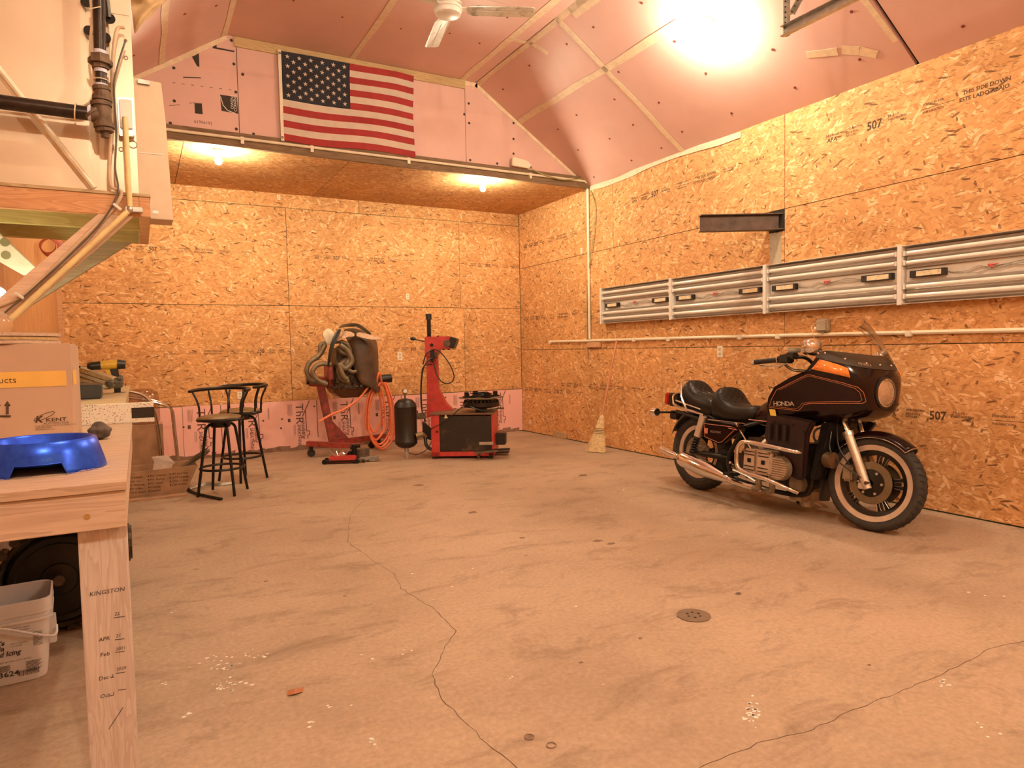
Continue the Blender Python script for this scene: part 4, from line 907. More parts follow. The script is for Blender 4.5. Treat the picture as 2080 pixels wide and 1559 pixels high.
M_RAG = plain('stained rag', (.55, .36, .24), .8, var=.3, scale=30, bmp=.6, dirt=(.2, .12, .08), dscale=20, dthr=.55)
drape('rag', 'stained pale rag lying on top of the engine', 'rag', [[(690, 678, 8.05), (700, 670, 8.0), (712, 672, 7.97), (722, 678, 7.95)], [(684, 690, 7.98), (696, 682, 7.93), (708, 680, 7.9), (720, 683, 7.9)], [(682, 694, 7.95), (694, 690, 7.9), (704, 684, 7.88), (716, 684, 7.88)]], M_RAG, .012)
drape('work_glove', 'pale work gloves on top of the engine cover, pointing right', 'gloves', [[(724, 674, 8.0), (738, 675, 7.97), (752, 680, 7.95), (766, 682, 7.93), (775, 687, 7.92)], [(722, 680, 7.93), (738, 682, 7.88), (752, 686, 7.88), (766, 688, 7.88), (776, 689, 7.9)], [(726, 684, 7.9), (740, 687, 7.85), (754, 690, 7.85), (766, 690, 7.86), (775, 690, 7.88)]], M_RAG, .016)
drape('white_rag', 'small white rag tucked behind the left of the engine', 'rag', [[(656, 672, 8.5), (663, 667, 8.44), (668, 665, 8.5), (678, 672, 8.45)], [(655, 680, 8.4), (662, 678, 8.46), (670, 676, 8.38), (680, 680, 8.44)], [(659, 690, 8.46), (664, 690, 8.38), (671, 688, 8.45), (680, 692, 8.4)], [(658, 703, 8.44), (664, 699, 8.4), (670, 702, 8.46), (674, 696, 8.42)]], plain('white rag cloth', (.7, .6, .45), .8), .01)
# orange hose
ho = []; yh = 8.12
def H_(px, py, y=yh): return P(px, py, 1, y)
for (w_, lo, sx, yo) in ((26, 912, 775, 0), (20, 893, 763, -.03), (23, 902, 770, .04), (16, 878, 760, .03), (24, 908, 772, -.06)):
    top = 776; pts = [H_(sx + w_ * .35, top, yh + yo), H_(sx + w_ * .85, 815, yh + yo), H_(sx + w_ * 1.0, 860, yh + yo), H_(sx + w_ * .8, lo - 18, yh + yo), H_(sx, lo, yh + yo - .03), H_(sx - w_ * .8, lo - 22, yh + yo), H_(sx - w_ * 1.0, 850, yh + yo), H_(sx - w_ * .75, 805, yh + yo), H_(sx + w_ * .05, top, yh + yo)]
    ho.append(bez(pts, 7))
ho.append(bez([H_(764, 800), H_(766, 770, 8.02), H_(770, 757, 8.0), H_(773, 764, 8.02), H_(776, 782, 8.08)], 6))
ho.append(bez([H_(748, 786, 8.05), H_(728, 810, 8.0), H_(700, 830, 7.95), (P(672, 842, 1, 7.95)), (P(648, 856, 1, 7.95))], 6))
m = MB()
for p in ho: m.tube(p, .0135, 8)
tag(m.build('air_hose', M_HOSE, smooth=True), 'coiled orange air hose hanging from the engine stand head', 'hose')
# little hydraulic jack, can and parts on the floor
fj = P(700, 940, 2, 0)
t = thing('floor_jack', 'small red hydraulic jack on the floor before the engine stand', 'jack', fj, (0, 0, -.45))
MB().box((-.16, -.05, .012), (.13, .05, .085)).build('body', M_RED, t, bevel=.01)
for x in (-.21, .15):
    for y in (-.06, .06): MB().cyl((x, y - .012, .028), (x, y + .012, .028), .027, n=14).build('wheel', M_BLACKM, t)
m = MB(); m.bar((-.21, 0, .03), (.15, 0, .03), .12, .02); m.build('frame', M_BLACKM, t)
m = MB()
for k in range(9): p0 = Vector((random.uniform(-.1, .05), random.uniform(-.03, .03), .08)); m.tube([p0, p0 + Vector((random.uniform(-.07, .07), random.uniform(-.04, .04), random.uniform(.03, .12)))], .008, 6)
m.build('loose_tools', M_CHROME, t)
m = MB(); m.cyl((.1, .05, .09), (.1, .05, .2), .028); m.cyl((.06, .05, .16), (.17, .05, .19), .018); m.build('pump_socket', M_BLACKM, t)
f2 = P(735, 936, 2, 0); t = thing('oil_filter_parts', 'rusty round metal drum and greasy engine parts on the floor', 'engine part', f2, (0, 0, -.4))
m = MB(); m.cyl((0, .03, .05), (0, .03, .14), .085, n=24); m.cyl((0, .03, .09), (0, .03, .10), .09, n=24); m.build('drum', M_IRON, t, bevel=.004)
m = MB(); m.cyl((-.13, 0, .0), (-.13, 0, .12), .05); m.build('cartridge', M_BLACKM, t, bevel=.01)
m = MB()
for k in range(4): m.box((-.1 + k * .02, -.08, .01 + k * .012), (.18, .02, .018 + k * .012), Matrix.Rotation(k * .12, 4, 'Z'))
m.build('plates', M_STEEL, t)
m = MB()
for k in range(10): q = Vector((random.uniform(-.2, .1), random.uniform(-.14, -.06), .02)); m.cyl(q - Vector((0, 0, .02)), q + Vector((random.uniform(-.01, .01), 0, random.uniform(0, .02))), random.uniform(.015, .03), n=8)
m.build('bolts', M_GREASE, t, kind='stuff')
# ================================================================ CARTON WITH JUNK
t = thing('junk_carton', 'dirty printed cardboard carton of scrap beside the stools', 'carton', (.09, 6.95, 0), (0, 0, 0))
m = MB(); hh = .235
def wallp(a, b, c_, d_, th=.006): m.plate([a, b, c_, d_], (Vector(b) - Vector(a)).cross(Vector(d_) - Vector(a)).normalized(), th)
wallp((-.3, -.2, 0), (.22, -.2, 0), (.33, -.24, hh + .02), (-.33, -.24, hh)); wallp((.22, -.2, 0), (.22, .2, 0), (.32, .24, hh), (.33, -.24, hh + .02)); wallp((-.3, .2, 0), (.22, .2, 0), (.3, .24, hh), (-.33, .24, hh)); wallp((-.3, -.2, 0), (-.3, .2, 0), (-.33, .24, hh), (-.33, -.24, hh)); m.box((-.3, -.2, .002), (.22, .2, .01)); m.build('carton_walls', M_CARDL, t)
m = MB()
fo = Vector((0, -.2 - .0015, 0)); lean = Vector((0, -.04, hh)).normalized()
def onf(x, z): return Vector((x, -.2085 - z * .17, z))
for c_ in range(3):
    m = MB()
    for r in range(5):
        txt = [('PVC Adapter', 'PVC Cleanout', 'PEX Early Blue'), ('Elbow Cap', 'PVC Bushing', 'LOW Coupling'), ('PVC Reducing', 'PVC Nipple', 'CPVC 10 Black'), ('CVP 10 Blue', 'Coupling', 'CUP 10 Grey'), ('CUP 11 Green', 'Standard', '')][r][c_]
        if txt: m.text(txt, .024, onf(-.22 + c_ * .17, .185 - r * .034), (1, 0, 0), lean, sx=.9); q = onf(-.232 + c_ * .17, .187 - r * .034) - Vector((0, .001, 0)); m.strip([q, q + lean * .013], .009, (0, -1, 0), .0006)
    m.build('printed_list', plain('brown box print', (.09, .03, .02), .8, bmp=0), t)
m = MB(); m.plate([(-.03, -.1, .20), (.10, -.14, .17), (.14, -.08, .26), (0, -.03, .33)], (0, -.6, .7), .004); m.plate([(-.03, -.03, .33), (.10, .0, .33), (.16, -.08, .26), (0, -.06, .26)], (0, -.2, .9), .004); tag(m.build('open_flap_box', plain('grey card', (.5, .4, .33), .8), None), 'small white open box sticking out of the junk carton', 'box').location = (.09, 6.95, 0)
o = MB().lathe([(0, .05), (.16, .05), (.165, .12), (.15, .14), (0, .15)], (-.17, .0, 0), n=24).build('dark_drum', plain('dark purple plastic', (.06, .025, .04), .25), None, smooth=True); o.location = (.09, 6.95, 0); tag(o, 'dark purple plastic lid lying inside the junk carton', 'lid')
m = MB(); m.bar((.14, -.12, .17), (.36, -.02, .30), .05, .03)
for k in range(26): a = Vector((.30, -.05, .27)) + Vector((random.uniform(-.02, .02), random.uniform(-.04, .04), random.uniform(-.02, .03))); m.tube([a, a + Vector((.13, .04, .07)) + Vector((random.uniform(-.02, .02),) * 3)], .004, 4)
o = m.build('scrub_brush', plain('brown bristle brush', (.12, .08, .04), .8, var=.3), None); o.location = (.09, 6.95, 0); tag(o, 'worn bristle brush leaning on the right rim of the carton', 'brush')
o = MB().box((-.36, -.36, 0), (.24, -.22, .018)).build('flat_cardboard', M_CARDL, None); o.location = (.09, 6.95, 0); tag(o, 'flattened cardboard strip on the floor in front of the junk carton', 'cardboard')
bxo = tag(MB().box((-.30, 7.55, 0), (.02, 7.85, .60)).build('tall_carton', M_CARDL, bevel=.004), 'tall plain brown carton behind the junk carton, beside the bench', 'carton')
# chrome frame
m = MB()
for dy in (0, .35): m.tube(bez([(-.30, 7.95 + dy, .86), (.0, 7.95 + dy, .80), (.22, 8.0 + dy, .72), (.285, 8.05 + dy, .66), (.30, 8.07 + dy, .5), (.33, 8.1 + dy, .0)], 6), .014, 8)
m.tube([(.30, 8.07, .5), (.30, 8.42, .5)], .011, 8); t = tag(m.build('folding_frame', plain('chrome tube', (.6, .55, .5), .15, 1), smooth=True), 'bent chrome tube frame standing by the pink foam', 'frame')
m = MB().tube(bez([(-.2, 7.205, .93), (-.02, 7.205, .90), (.08, 7.205, .80), (.13, 7.205, .55), (.16, 7.205, .0)], 6), .013, 8); tag(m.build('chrome_tube', MATS['chrome tube'], smooth=True), 'single bent chrome tube beside the end of the back bench', 'tube')
# ================================================================ BENCHES
BX = -.048
t = thing('workbench', 'near wooden workbench with pencil marks on its leg', 'workbench', (-.4, 2.6, 0))
def BB(n, a, b, mt, **k): a = Vector(a) - t.location; b = Vector(b) - t.location; return MB().box(a, b).build(n, mt, t, **k)
ZB = .915
BB('bench_top', (XL + .012, 2.085, ZB - .022), (BX + .004, 3.9, ZB), M_PLYTOP)
BB('end_board', (XL + .012, 2.095, ZB - .125), (BX, 2.133, ZB - .0235), M_PINE, bevel=.002)
BB('side_board', (BX - .04, 2.136, ZB - .125), (BX, 3.9, ZB - .0235), M_PINE, bevel=.002)
lg = BB('leg', (BX - .117, 2.137, 0), (BX - .001, 2.175, ZB - .024), M_PINEZ, bevel=.002)
BB('leg', (XL + .02, 2.137, 0), (XL + .14, 2.175, ZB - .024), M_PINEZ, bevel=.002)
BB('leg', (BX - .04 - .09, 3.42, 0), (BX - .041, 3.51, ZB - .024), M_PINEZ, bevel=.002); BB('leg', (XL + .02, 3.78, 0), (XL + .12, 3.87, ZB - .024), M_PINEZ, bevel=.002)
m = MB(); yl = 2.1362 - t.location.y
def L_(px, py): q = P(px, py, 1, 2.1362) - t.location; return q
def wr_(s, px, py, h): MB().text(s, h, L_(px, py), (1, 0, .0), (0, 0, 1), shear=.15).build('pencil_writing', M_INK, lg)
wr_('KINGSTON', 181, 1211, .0165); wr_('22', 232, 1250, .013); wr_('APR', 200, 1303, .015); wr_('21', 235, 1294, .013); wr_('Feb', 203, 1334, .016); wr_('2021', 235, 1321, .012); wr_('Dec 1', 200, 1382, .015); wr_('2020', 236, 1362, .012); wr_('Oct 1', 203, 1418, .015)
for a, b in (((231, 1254), (254, 1251)), ((233, 1299), (253, 1296)), ((234, 1324), (253, 1322)), ((236, 1367), (254, 1364)), ((240, 1401), (256, 1399)), ((224, 1375), (232, 1374)), ((222, 1413), (231, 1411)), ((221, 1480), (250, 1436))): MB().strip([L_(*a), L_(*b)], .0014, (0, -1, 0), .0005).build('pencil_line', M_INK, lg)
m = MB(); q = P(177, 1049, 1, 2.093) - t.location; m.cyl(q, q + Vector((0, .004, 0)), .0075, n=14); m.build('screw', plain('brass screw', (.6, .45, .2), .3, .9), t)
# second bench further along
t = thing('rear_bench', 'farther workbench with grey weathered plywood top', 'workbench', (-.4, 5.1, 0)); ZB2 = 1.0
BB('bench_top', (XL + .012, 3.96, ZB2 - .02), (-.075, 6.55, ZB2), M_PLY)
BB('side_board', (-.13, 4.0, ZB2 - .12), (-.09, 6.5, ZB2 - .022), M_PLY)
for y in (4.7, 6.4): BB('leg', (-.22, y, 0), (-.132, y + .09, ZB2 - .022), M_PINEZ); BB('leg', (XL + .02, y, 0), (XL + .11, y + .09, ZB2 - .022), M_PINEZ)
# white speckled board with black tape
M_SPK = None
mm, tt_, bb_ = nt('speckled white board'); tc = N(tt_, 'ShaderNodeTexCoord'); v = N(tt_, 'ShaderNodeTexNoise', inp={'Scale': 140, 'Detail': 2}); tt_.links.new(tc.outputs['Object'], v.inputs['Vector'])
tt_.links.new(ramp(tt_, v.outputs[0], [(.35, (.25, .17, .13)), (.42, (.80, .76, .66))]), bb_.inputs['Base Color'])
wbx = thing('white_board', 'white speckled board on edge across the bench, black tape at its end', 'board', (-.3, 3.92, ZB))
MB().box((XL + .32, -.02, .0), (.355, .01, .10)).build('board', mm, wbx, bevel=.002); MB().box((.255, -.022, .022), (.357, .012, .075)).build('black_tape', M_BLKV, wbx, bevel=.001)
# carton on the bench
kx0, kx1, ky0, ky1, kz1 = -.66, -.222, 2.98, 3.36, 1.303
t = thing('shipping_carton', 'large plain carton with yellow stripe on the near bench', 'carton', ((kx0 + kx1) / 2, (ky0 + ky1) / 2, ZB))
bxk = BB('box_body', (kx0, ky0, ZB), (kx1, ky1, kz1), M_CARD, bevel=.006)
M_YEL = plain('yellow print', (.78, .50, .12), .7, bmp=0, var=.04)
def K_(px, py): return P(px, py, 1, ky0 - .001) - t.location
def kq(m, *q): m.plate([K_(a, b) for a, b in q], (0, -1, 0), .0006)
m = MB(); a = K_(134, 752).z; b = K_(134, 783).z; yk_ = ky0 - .001 - t.location.y; m.plate([(kx0 - t.location.x, yk_, b), (K_(134, 752).x, yk_, b), (K_(134, 752).x, yk_, a), (kx0 - t.location.x, yk_, a)], (0, -1, 0), .0006)
xs_ = kx1 + .001 - t.location.x; y0_ = ky0 - t.location.y; m.plate([(xs_, y0_ + .04, b), (xs_, y0_ + .2, b), (xs_, y0_ + .2, a), (xs_, y0_ + .04, a)], (1, 0, 0), .0006); m.build('yellow_stripe', M_YEL, t)
m = MB(); m.text('Products', .032, K_(34, 777) + Vector((0, -.001, 0)), (1, 0, 0), (0, 0, 1), align='RIGHT')
m.build('side_lettering', M_INKO, t)
for ox in (15, -5):
    m = MB(); kq(m, (ox - 3, 841), (ox - 3, 824), (ox - 7, 824), (ox, 814), (ox + 7, 824), (ox + 3, 824), (ox + 3, 841)); m.build('up_arrow', M_INKO, t)
m = MB(); kq(m, (-20, 843), (22, 843), (22, 847), (-20, 847)); m.build('arrow_bar', M_INKO, t); m = MB()
m.text('K', .034, K_(71, 858), (1, 0, 0), (0, 0, 1), bold=.03, shear=.2); m.text('KENT', .018, K_(93, 856), (1, 0, 0), (0, 0, 1), sx=1.4, bold=.02); m.build('maker_logo', M_INKO, t); m = MB(); m.text('AUTOMOTIVE', .0095, K_(88, 862), (1, 0, 0), (0, 0, 1), sx=1.3)
m.text('USA 800 KENT KENT AUTOMOTIVE', .0068, K_(72, 867), (1, 0, 0), (0, 0, 1), sx=1.15); m.text('Canada 800 KENT', .0068, K_(72, 870.5), (1, 0, 0), (0, 0, 1)); m.text('kent-automotive.com', .0068, K_(72, 874), (1, 0, 0), (0, 0, 1))
m.build('maker_lettering', M_INKO, t); m = MB(); el = [K_(90 + 21 * math.cos(a) , 845 - 5 * math.sin(a) - 9 * math.cos(a) * .9) for a in [i * 2 * PI / 26 for i in range(27)]]; m.strip(el, .0018, (0, -1, 0), .0006)
m.build('maker_logo', M_INKO, t)
t = thing('spool_disc', 'pale round wooden disc stack lying on top of the carton', 'disc', (-.47, 3.17, kz1))
for k in range(3): MB().lathe([(.05, .001 + k * .014), (.205 - .006 * (k % 2), .001 + k * .014), (.205 - .006 * (k % 2), .013 + k * .014), (.05, .013 + k * .014)], n=48).build('disc', M_TRIMW if k == 1 else M_PLYTOP, t)
t = thing('glass_dome', 'clear glass jar on top of the wooden disc stack', 'jar', (-.50, 3.18, kz1 + .044))
mg, tg, bg = nt('clear glass'); bg.inputs['Transmission Weight'].default_value = .9; bg.inputs['Roughness'].default_value = .08; bg.inputs['Base Color'].default_value = (.95, .88, .78, 1)
MB().lathe([(.0, .002), (.075, .002), (.085, .02), (.082, .05), (.055, .085), (0, .10)], n=28).build('jar', mg, t, smooth=True)
# blue bowl
t = thing('pet_bowl', 'blue metallic pet bowl with hand notch on the bench corner', 'bowl', (-.268, 2.46, ZB))
mb_, tb_, bb2 = nt('metallic blue'); tc = N(tb_, 'ShaderNodeTexCoord'); nn_ = N(tb_, 'ShaderNodeTexNoise', inp={'Scale': 18, 'Detail': 6, 'Roughness': .8}); tb_.links.new(tc.outputs['Object'], nn_.inputs['Vector'])
tb_.links.new(ramp(tb_, nn_.outputs[0], [(.35, (.01, .06, .75)), (.66, (.03, .14, .98)), (.74, (.35, .34, .42))]), bb2.inputs['Base Color']); bb2.inputs['Metallic'].default_value = .6; bb2.inputs['Roughness'].default_value = .3
m = MB(); n = 96; prof = [(.165, 0), (.163, .012), (.150, .058), (.141, .088), (.134, .093), (.128, .088), (.118, .04), (.10, .022), (0, .020)]
rings = [[Vector((math.cos(2 * PI * i / n) * r, math.sin(2 * PI * i / n) * r, h)) for i in range(n)] for r, h in prof]
o = len(m.v); m.v += [tuple(p) for r in rings for p in r]; na = math.radians(-88)
for j in range(len(rings) - 1):
    for i in range(n):
        a = (2 * PI * (i + .5) / n) - (na % (2 * PI)); a = (a + PI) % (2 * PI) - PI
        m.f.append([o + j * n + i, o + j * n + (i + 1) % n, o + (j + 1) * n + (i + 1) % n, o + (j + 1) * n + i]); m.mi.append(0)
# hand notch: raise the lower rim locally
for i in range(n):
    a = (2 * PI * i / n) - (na % (2 * PI)); a = (a + PI) % (2 * PI) - PI; k = max(0, min(1, (.42 - abs(a)) / .05))
    for j in (0, 1):
        x, y, z = m.v[o + j * n + i]; z2 = z + k * (.034 - z) ; f_ = 1 - k * .055; m.v[o + j * n + i] = (x * f_, y * f_, z2)
m.build('bowl', mb_, t, smooth=True, solid=.003)
M_HAIR = plain('pale hair', (.6, .5, .4), .6)
m = MB()
for k in range(14): a0_ = na + random.uniform(-1.0, .9); q = [Vector((math.cos(a0_ + d * random.uniform(.6, 1.2)) * (.17 + .015 * random.random()), math.sin(a0_ + d) * (.17 + .015 * random.random()), .001 + .006 * random.random())) for d in (0, .1, .2, .3)]; m.tube(bez(q, 4), .0004, 3)
tag(m.build('pet_hair', M_HAIR, kind='stuff'), 'stray pale hairs around the foot of the blue bowl', 'hair').location = (-.268, 2.46, ZB)
m = MB().sph((0, 0, 0), .04, 20, 14); o = tag(m.build('crumpled_rag', plain('dark grey cloth', (.10, .08, .07), .9, var=.4, scale=40, bmp=1), smooth=True), 'dark grey crumpled cloth ball between bowl and white board', 'cloth')
for v in o.data.vertices: 
    s_ = 1 + .12 * math.sin(v.co.x * 90 + 2) * math.cos(v.co.y * 80) + .07 * math.sin(v.co.z * 190); v.co *= s_; v.co.z = max(-.033, v.co.z * .85); v.co.x *= 1.15
q = P(203, 893, 2, ZB); o.location = (q.x, q.y + .02, ZB + .034)
# black tool case, mouldings, gloves and drill on the rear bench
t = thing('black_case', 'long black case lying on the rear bench', 'case', (-.38, 4.78, ZB2)); MB().prism([(-.10, 0), (.10, 0), (.105, .06), (.08, .095), (-.09, .085)], lambda a, b: Vector((-.3, a, b)), lambda a, b: Vector((.175, a, b))).build('case', M_BLACK, t, bevel=.008)
t = thing('putty_knife', 'pale flat blade lying on the rear bench before the black case', 'tool', (-.31, 4.52, ZB2)); MB().plate([(-.18, -.02, .002), (-.10, -.04, .002), (.06, .06, .002), (.0, .07, .002)], (0, 0, 1), .003).build('blade', M_ALU, t); MB().tube([(-.12, -.02, .012), (-.3, -.08, .012)], .012, 8).build('handle', M_CREAM, t, smooth=True)
def off(px, py, y): return P(px, py, 1, y)
for i, (a, b, th, mt) in enumerate((((150, 744), (236, 772), .03, M_PLY), ((150, 752), (232, 782), .022, M_BRACED), ((150, 762), (222, 788), .018, M_PLY), ((150, 776), (215, 786), .02, M_BRACED))):
    p0, p1 = off(a[0], a[1], 5.6 + i * .02), off(b[0], b[1], 5.25 - i * .02)
    tag(MB().bar(p0, p1, .06, th).build('moulding', mt, bevel=.003), ['topmost weathered trim board leaning on the rear bench', 'second weathered trim board from the top on the rear bench', 'third weathered trim board, under two others on the rear bench', 'lowest trim strip just above the black case on the rear bench'][i], 'board', 'trim boards on the rear bench')
m = MB()
for k, (a, b, c_, r) in enumerate([(225, 777, 238, .022), (234, 776, 243, .02), (237, 780, 244, .018), (228, 781, 238, .018), (241, 768, 245, .012)]):
    m.tube(bez([off(a - 6, b + 3, 5.1), off(a, b, 5.08), off(c_, b + 2, 5.1), off(c_ + 1, b - 6, 5.12)], 5), [r] * 15 + [r * .5], 8)
tag(m.build('work_gloves', plain('grimy glove leather', (.10, .085, .06), .8, var=.6, scale=50, bmp=.8), smooth=True), 'grimy work gloves heaped under the cordless drill', 'gloves')
# cordless drill
dc = off(228, 741, 5.4); t = thing('cordless_drill', 'yellow and black cordless drill pointing left on the rear bench', 'drill', dc)
M_DY = plain('drill yellow', (.62, .38, .04), .4, bmp=0); s_ = .004 * 5.4 / 5.2
def q2(px, py): return Vector(((px - 228) * .0042, 0, -(py - 741) * .0042))
MB().cyl(q2(212, 741), q2(236, 740), .030, .034, n=18).build('motor_housing', M_DY, t, smooth=True); MB().cyl(q2(235, 740), q2(247, 741), .036, .030, n=18).build('rear_cap', M_BLACK, t, smooth=True)
MB().cyl(q2(193, 742), q2(198, 742), .016, .026, n=18).cyl(q2(198, 742), q2(213, 741), .027, .030, n=18).build('chuck', M_BLACK, t, smooth=True); MB().cyl(q2(153, 743), q2(195, 742), .0035, n=8).build('drill_bit', M_STEEL, t); MB().cyl(q2(170, 743), q2(184, 742.5), .0065, n=8).build('bit_holder', M_BLACK, t)
MB().prism([tuple(q2(a, b)[i] for i in (0, 2)) for a, b in ((224, 746), (236, 746), (239, 772), (238, 790), (229, 790), (229, 770))], lambda a, b: Vector((a, -.018, b)), lambda a, b: Vector((a, .018, b))).build('grip', M_BLACK, t, bevel=.005)
MB().prism([tuple(q2(a, b)[i] for i in (0, 2)) for a, b in ((218, 748), (225, 748), (225, 757), (220, 757))], lambda a, b: Vector((a, -.012, b)), lambda a, b: Vector((a, .012, b))).build('trigger', M_DY, t, bevel=.002)
MB().box(tuple(q2(226, 800) + Vector((0, -.03, 0))), tuple(q2(246, 786) + Vector((0, .03, 0)))).build('battery', M_BLACK, t, bevel=.006)
# clear plastic bag shape
t = thing('plastic_jug', 'clear plastic jug behind the end of the rear bench', 'jug', (.02, 7.36, .0)); mp_, tp_, bp_ = nt('clear plastic'); tp_.nodes.remove(bp_); q1_ = N(tp_, 'ShaderNodeBsdfTransparent', inp={0: (.80, .74, .70, 1)}); q2_ = N(tp_, 'ShaderNodeBsdfGlossy', inp={1: .15}); q3_ = N(tp_, 'ShaderNodeMixShader', inp={0: .07}); tp_.links.new(q1_.outputs[0], q3_.inputs[1]); tp_.links.new(q2_.outputs[0], q3_.inputs[2]); tp_.links.new(q3_.outputs[0], tp_.nodes['Material Output'].inputs[0])
MB().lathe([(0, .60), (.12, .60), (.135, .63), (.135, .84), (.12, .90), (.08, .93), (0, .94)], n=28).build('jug', mp_, t, smooth=True, bevel=0); tag(MB().box((-.2, 7.22, 0), (.17, 7.5, .598)).build('storage_box', M_CARDL), 'brown box standing on the floor under the clear jug', 'box')
# bucket
t = thing('icing_bucket', 'white square plastic pail with wire handle under the bench', 'bucket', (-.49, 3.27, 0), (0, 0, math.radians(4))); t.scale = (.9, .9, .80)
M_PAIL = plain('white pail plastic', (.68, .67, .70), .4, var=.06, dirt=(.4, .32, .25), dscale=4, dthr=.62)
def rsq(h, a, z, r=.05, n=6):
    out = []
    for cx_, cy_, a0_ in ((a - r, a - r, 0), (-a + r, a - r, PI / 2), (-a + r, -a + r, PI), (a - r, -a + r, 3 * PI / 2)): out += [Vector((cx_ + r * math.cos(a0_ + PI / 2 * i / n), cy_ + r * math.sin(a0_ + PI / 2 * i / n), z)) for i in range(n + 1)]
    return out
m = MB(); m.loft([rsq(0, a, z) for a, z in ((.005 + .05, .003), (.125, .003), (.128, .02), (.148, .34), (.156, .342), (.157, .395), (.152, .40), (.147, .395), (.142, .33), (.122, .02), (.055, .012))], cap=True); pail = m.build('pail', M_PAIL, t, smooth=True)
for z in (.335, .30): MB().loft([rsq(0, a, z_) for a, z_ in ((.146, z), (.158, z), (.158, z + .012), (.146, z + .012))], cap=False).build('rim_ledge', M_PAIL, pail, smooth=True)
for sx in (1,): MB().prism([(-.03, .26), (.03, .26), (.045, .15), (.02, .12), (-.02, .12)], lambda a, b: Vector((.133, a, b)), lambda a, b: Vector((.165, a, b))).build('handle_lug', M_PAIL, t, bevel=.004)
MB().tube(bez([(.165, 0, .20), (.16, -.10, .19), (.10, -.165, .235), (0, -.175, .29), (-.09, -.17, .32)], 8), .006, 8).build('handle', M_PAIL, t, smooth=True)
m = MB(); yf = lambda z: -.127 - (z - .02) * .0625 - .0012
def pt_(s, x, z, h, **k): m.text(s, h, (x, yf(z) - .002, z), (1, 0, 0), (0, -.0625, 1), **k)
M_LINK = plain('dark label ink', (.05, .04, .045), .6, bmp=0)
pt_("Sam's", -.085, .205, .032, shear=.2, bold=.02); pt_('Vanilla', -.10, .178, .032, shear=.2, bold=.02); pt_('Whipped Icing', -.125, .148, .034, shear=.25, bold=.02, sx=.82); pt_('Glace fouettee', .005, .20, .010); pt_('a la vanille', .005, .188, .010); m.build('product_lettering', M_LINK, t); m = MB(); pt_('13624', -.06, .045, .036, bold=.015); m.build('number', M_LINK, t); m = MB(); pt_('KEEP FROZEN UNTIL READY', -.04, .115, .009); pt_('Made for stores', .012, .275, .010); pt_('Bakery product', .012, .262, .010)
m.build('small_print', M_LINK, t); m = MB()
for i in range(9): m.strip([(.055, yf(.1) - .003, .10 - i * .006), (.11 - (i % 3) * .006, yf(.1) - .003, .10 - i * .006)], .002, (0, -1, 0), .0004)
m.build('small_print', M_LINK, t); m = MB()
for i in range(10): m.strip([(.085, yf(.2) - .003, .24 - i * .007), (.118, yf(.2) - .003, .24 - i * .007)], .002, (0, -1, 0), .0004)
m.build('small_print', M_LINK, t); m = MB()
for i in range(6): m.strip([(-.09, yf(.1) - .003, .10 - i * .005), (-.0, yf(.1) - .003, .10 - i * .005)], .0018, (0, -1, 0), .0004)
m.build('small_print', M_LINK, t); m = MB()
for i in range(16): x_ = .03 + i * .0045; m.strip([(x_, yf(.05) - .003, .035), (x_, yf(.05) - .003, .062)], .0012 + .0016 * (i % 3 == 0), (0, -1, 0), .0004)
m.build('barcode', M_LINK, t)
# gearbox under the bench
t = thing('gearbox', 'greasy black gearbox with round flywheel face under the bench', 'gearbox', (-.40, 3.82, 0))
cg = P(122, 1172, 1, 3.66) - t.location; m = MB()
m.lathe([(.0, .10), (.23, .10), (.235, .0), (.225, -.01), (.21, .0), (.205, .03), (0, .03)], cg, axis=(0, 1, 0), n=48)
for k in range(22):
    a = k * 2 * PI / 22; q = cg + Vector((math.cos(a) * .245, 0, math.sin(a) * .245)); m.cyl(q + Vector((0, -.012, 0)), q + Vector((0, .06, 0)), .02, n=10)
m.build('bell_housing', M_GREASE, t, smooth=True)
M_FLY = plain('oily black flywheel', (.028, .024, .02), .4, .6, var=.3, scale=6); m = MB(); m.lathe([(0, -.045), (.03, -.045), (.035, -.04), (.07, -.036), (.075, -.028), (.16, -.022), (.168, -.03), (.19, -.03), (.20, -.01), (.20, .02), (0, .03)], cg, axis=(0, 1, 0), n=56); fl2 = m.build('flywheel', M_FLY, t, smooth=True)
MB().cyl(cg + Vector((0, -.06, 0)), cg + Vector((0, -.04, 0)), .022).build('hub', M_IRON, fl2)
m = MB(); m.cyl(cg + Vector((0, .1, 0)), cg + Vector((.02, .75, .0)), .20, .13, n=20); m.box((.05, .1, .0), (.30, .6, .20)); m.box((-.25, -.04, 0), (.30, .12, .12)); m.cyl((.28, .30, .26), (.325, .30, .26), .10, n=16); m.build('gear_case', M_GREASE, t, bevel=.01)
MB().tube(bez([cg + Vector((-.14, -.03, .30)), cg + Vector((-.22, -.03, .27)), cg + Vector((-.28, -.03, .2)), cg + Vector((-.27, -.02, .1))], 5), .012, 8).build('hose', M_BLACK, t, smooth=True)
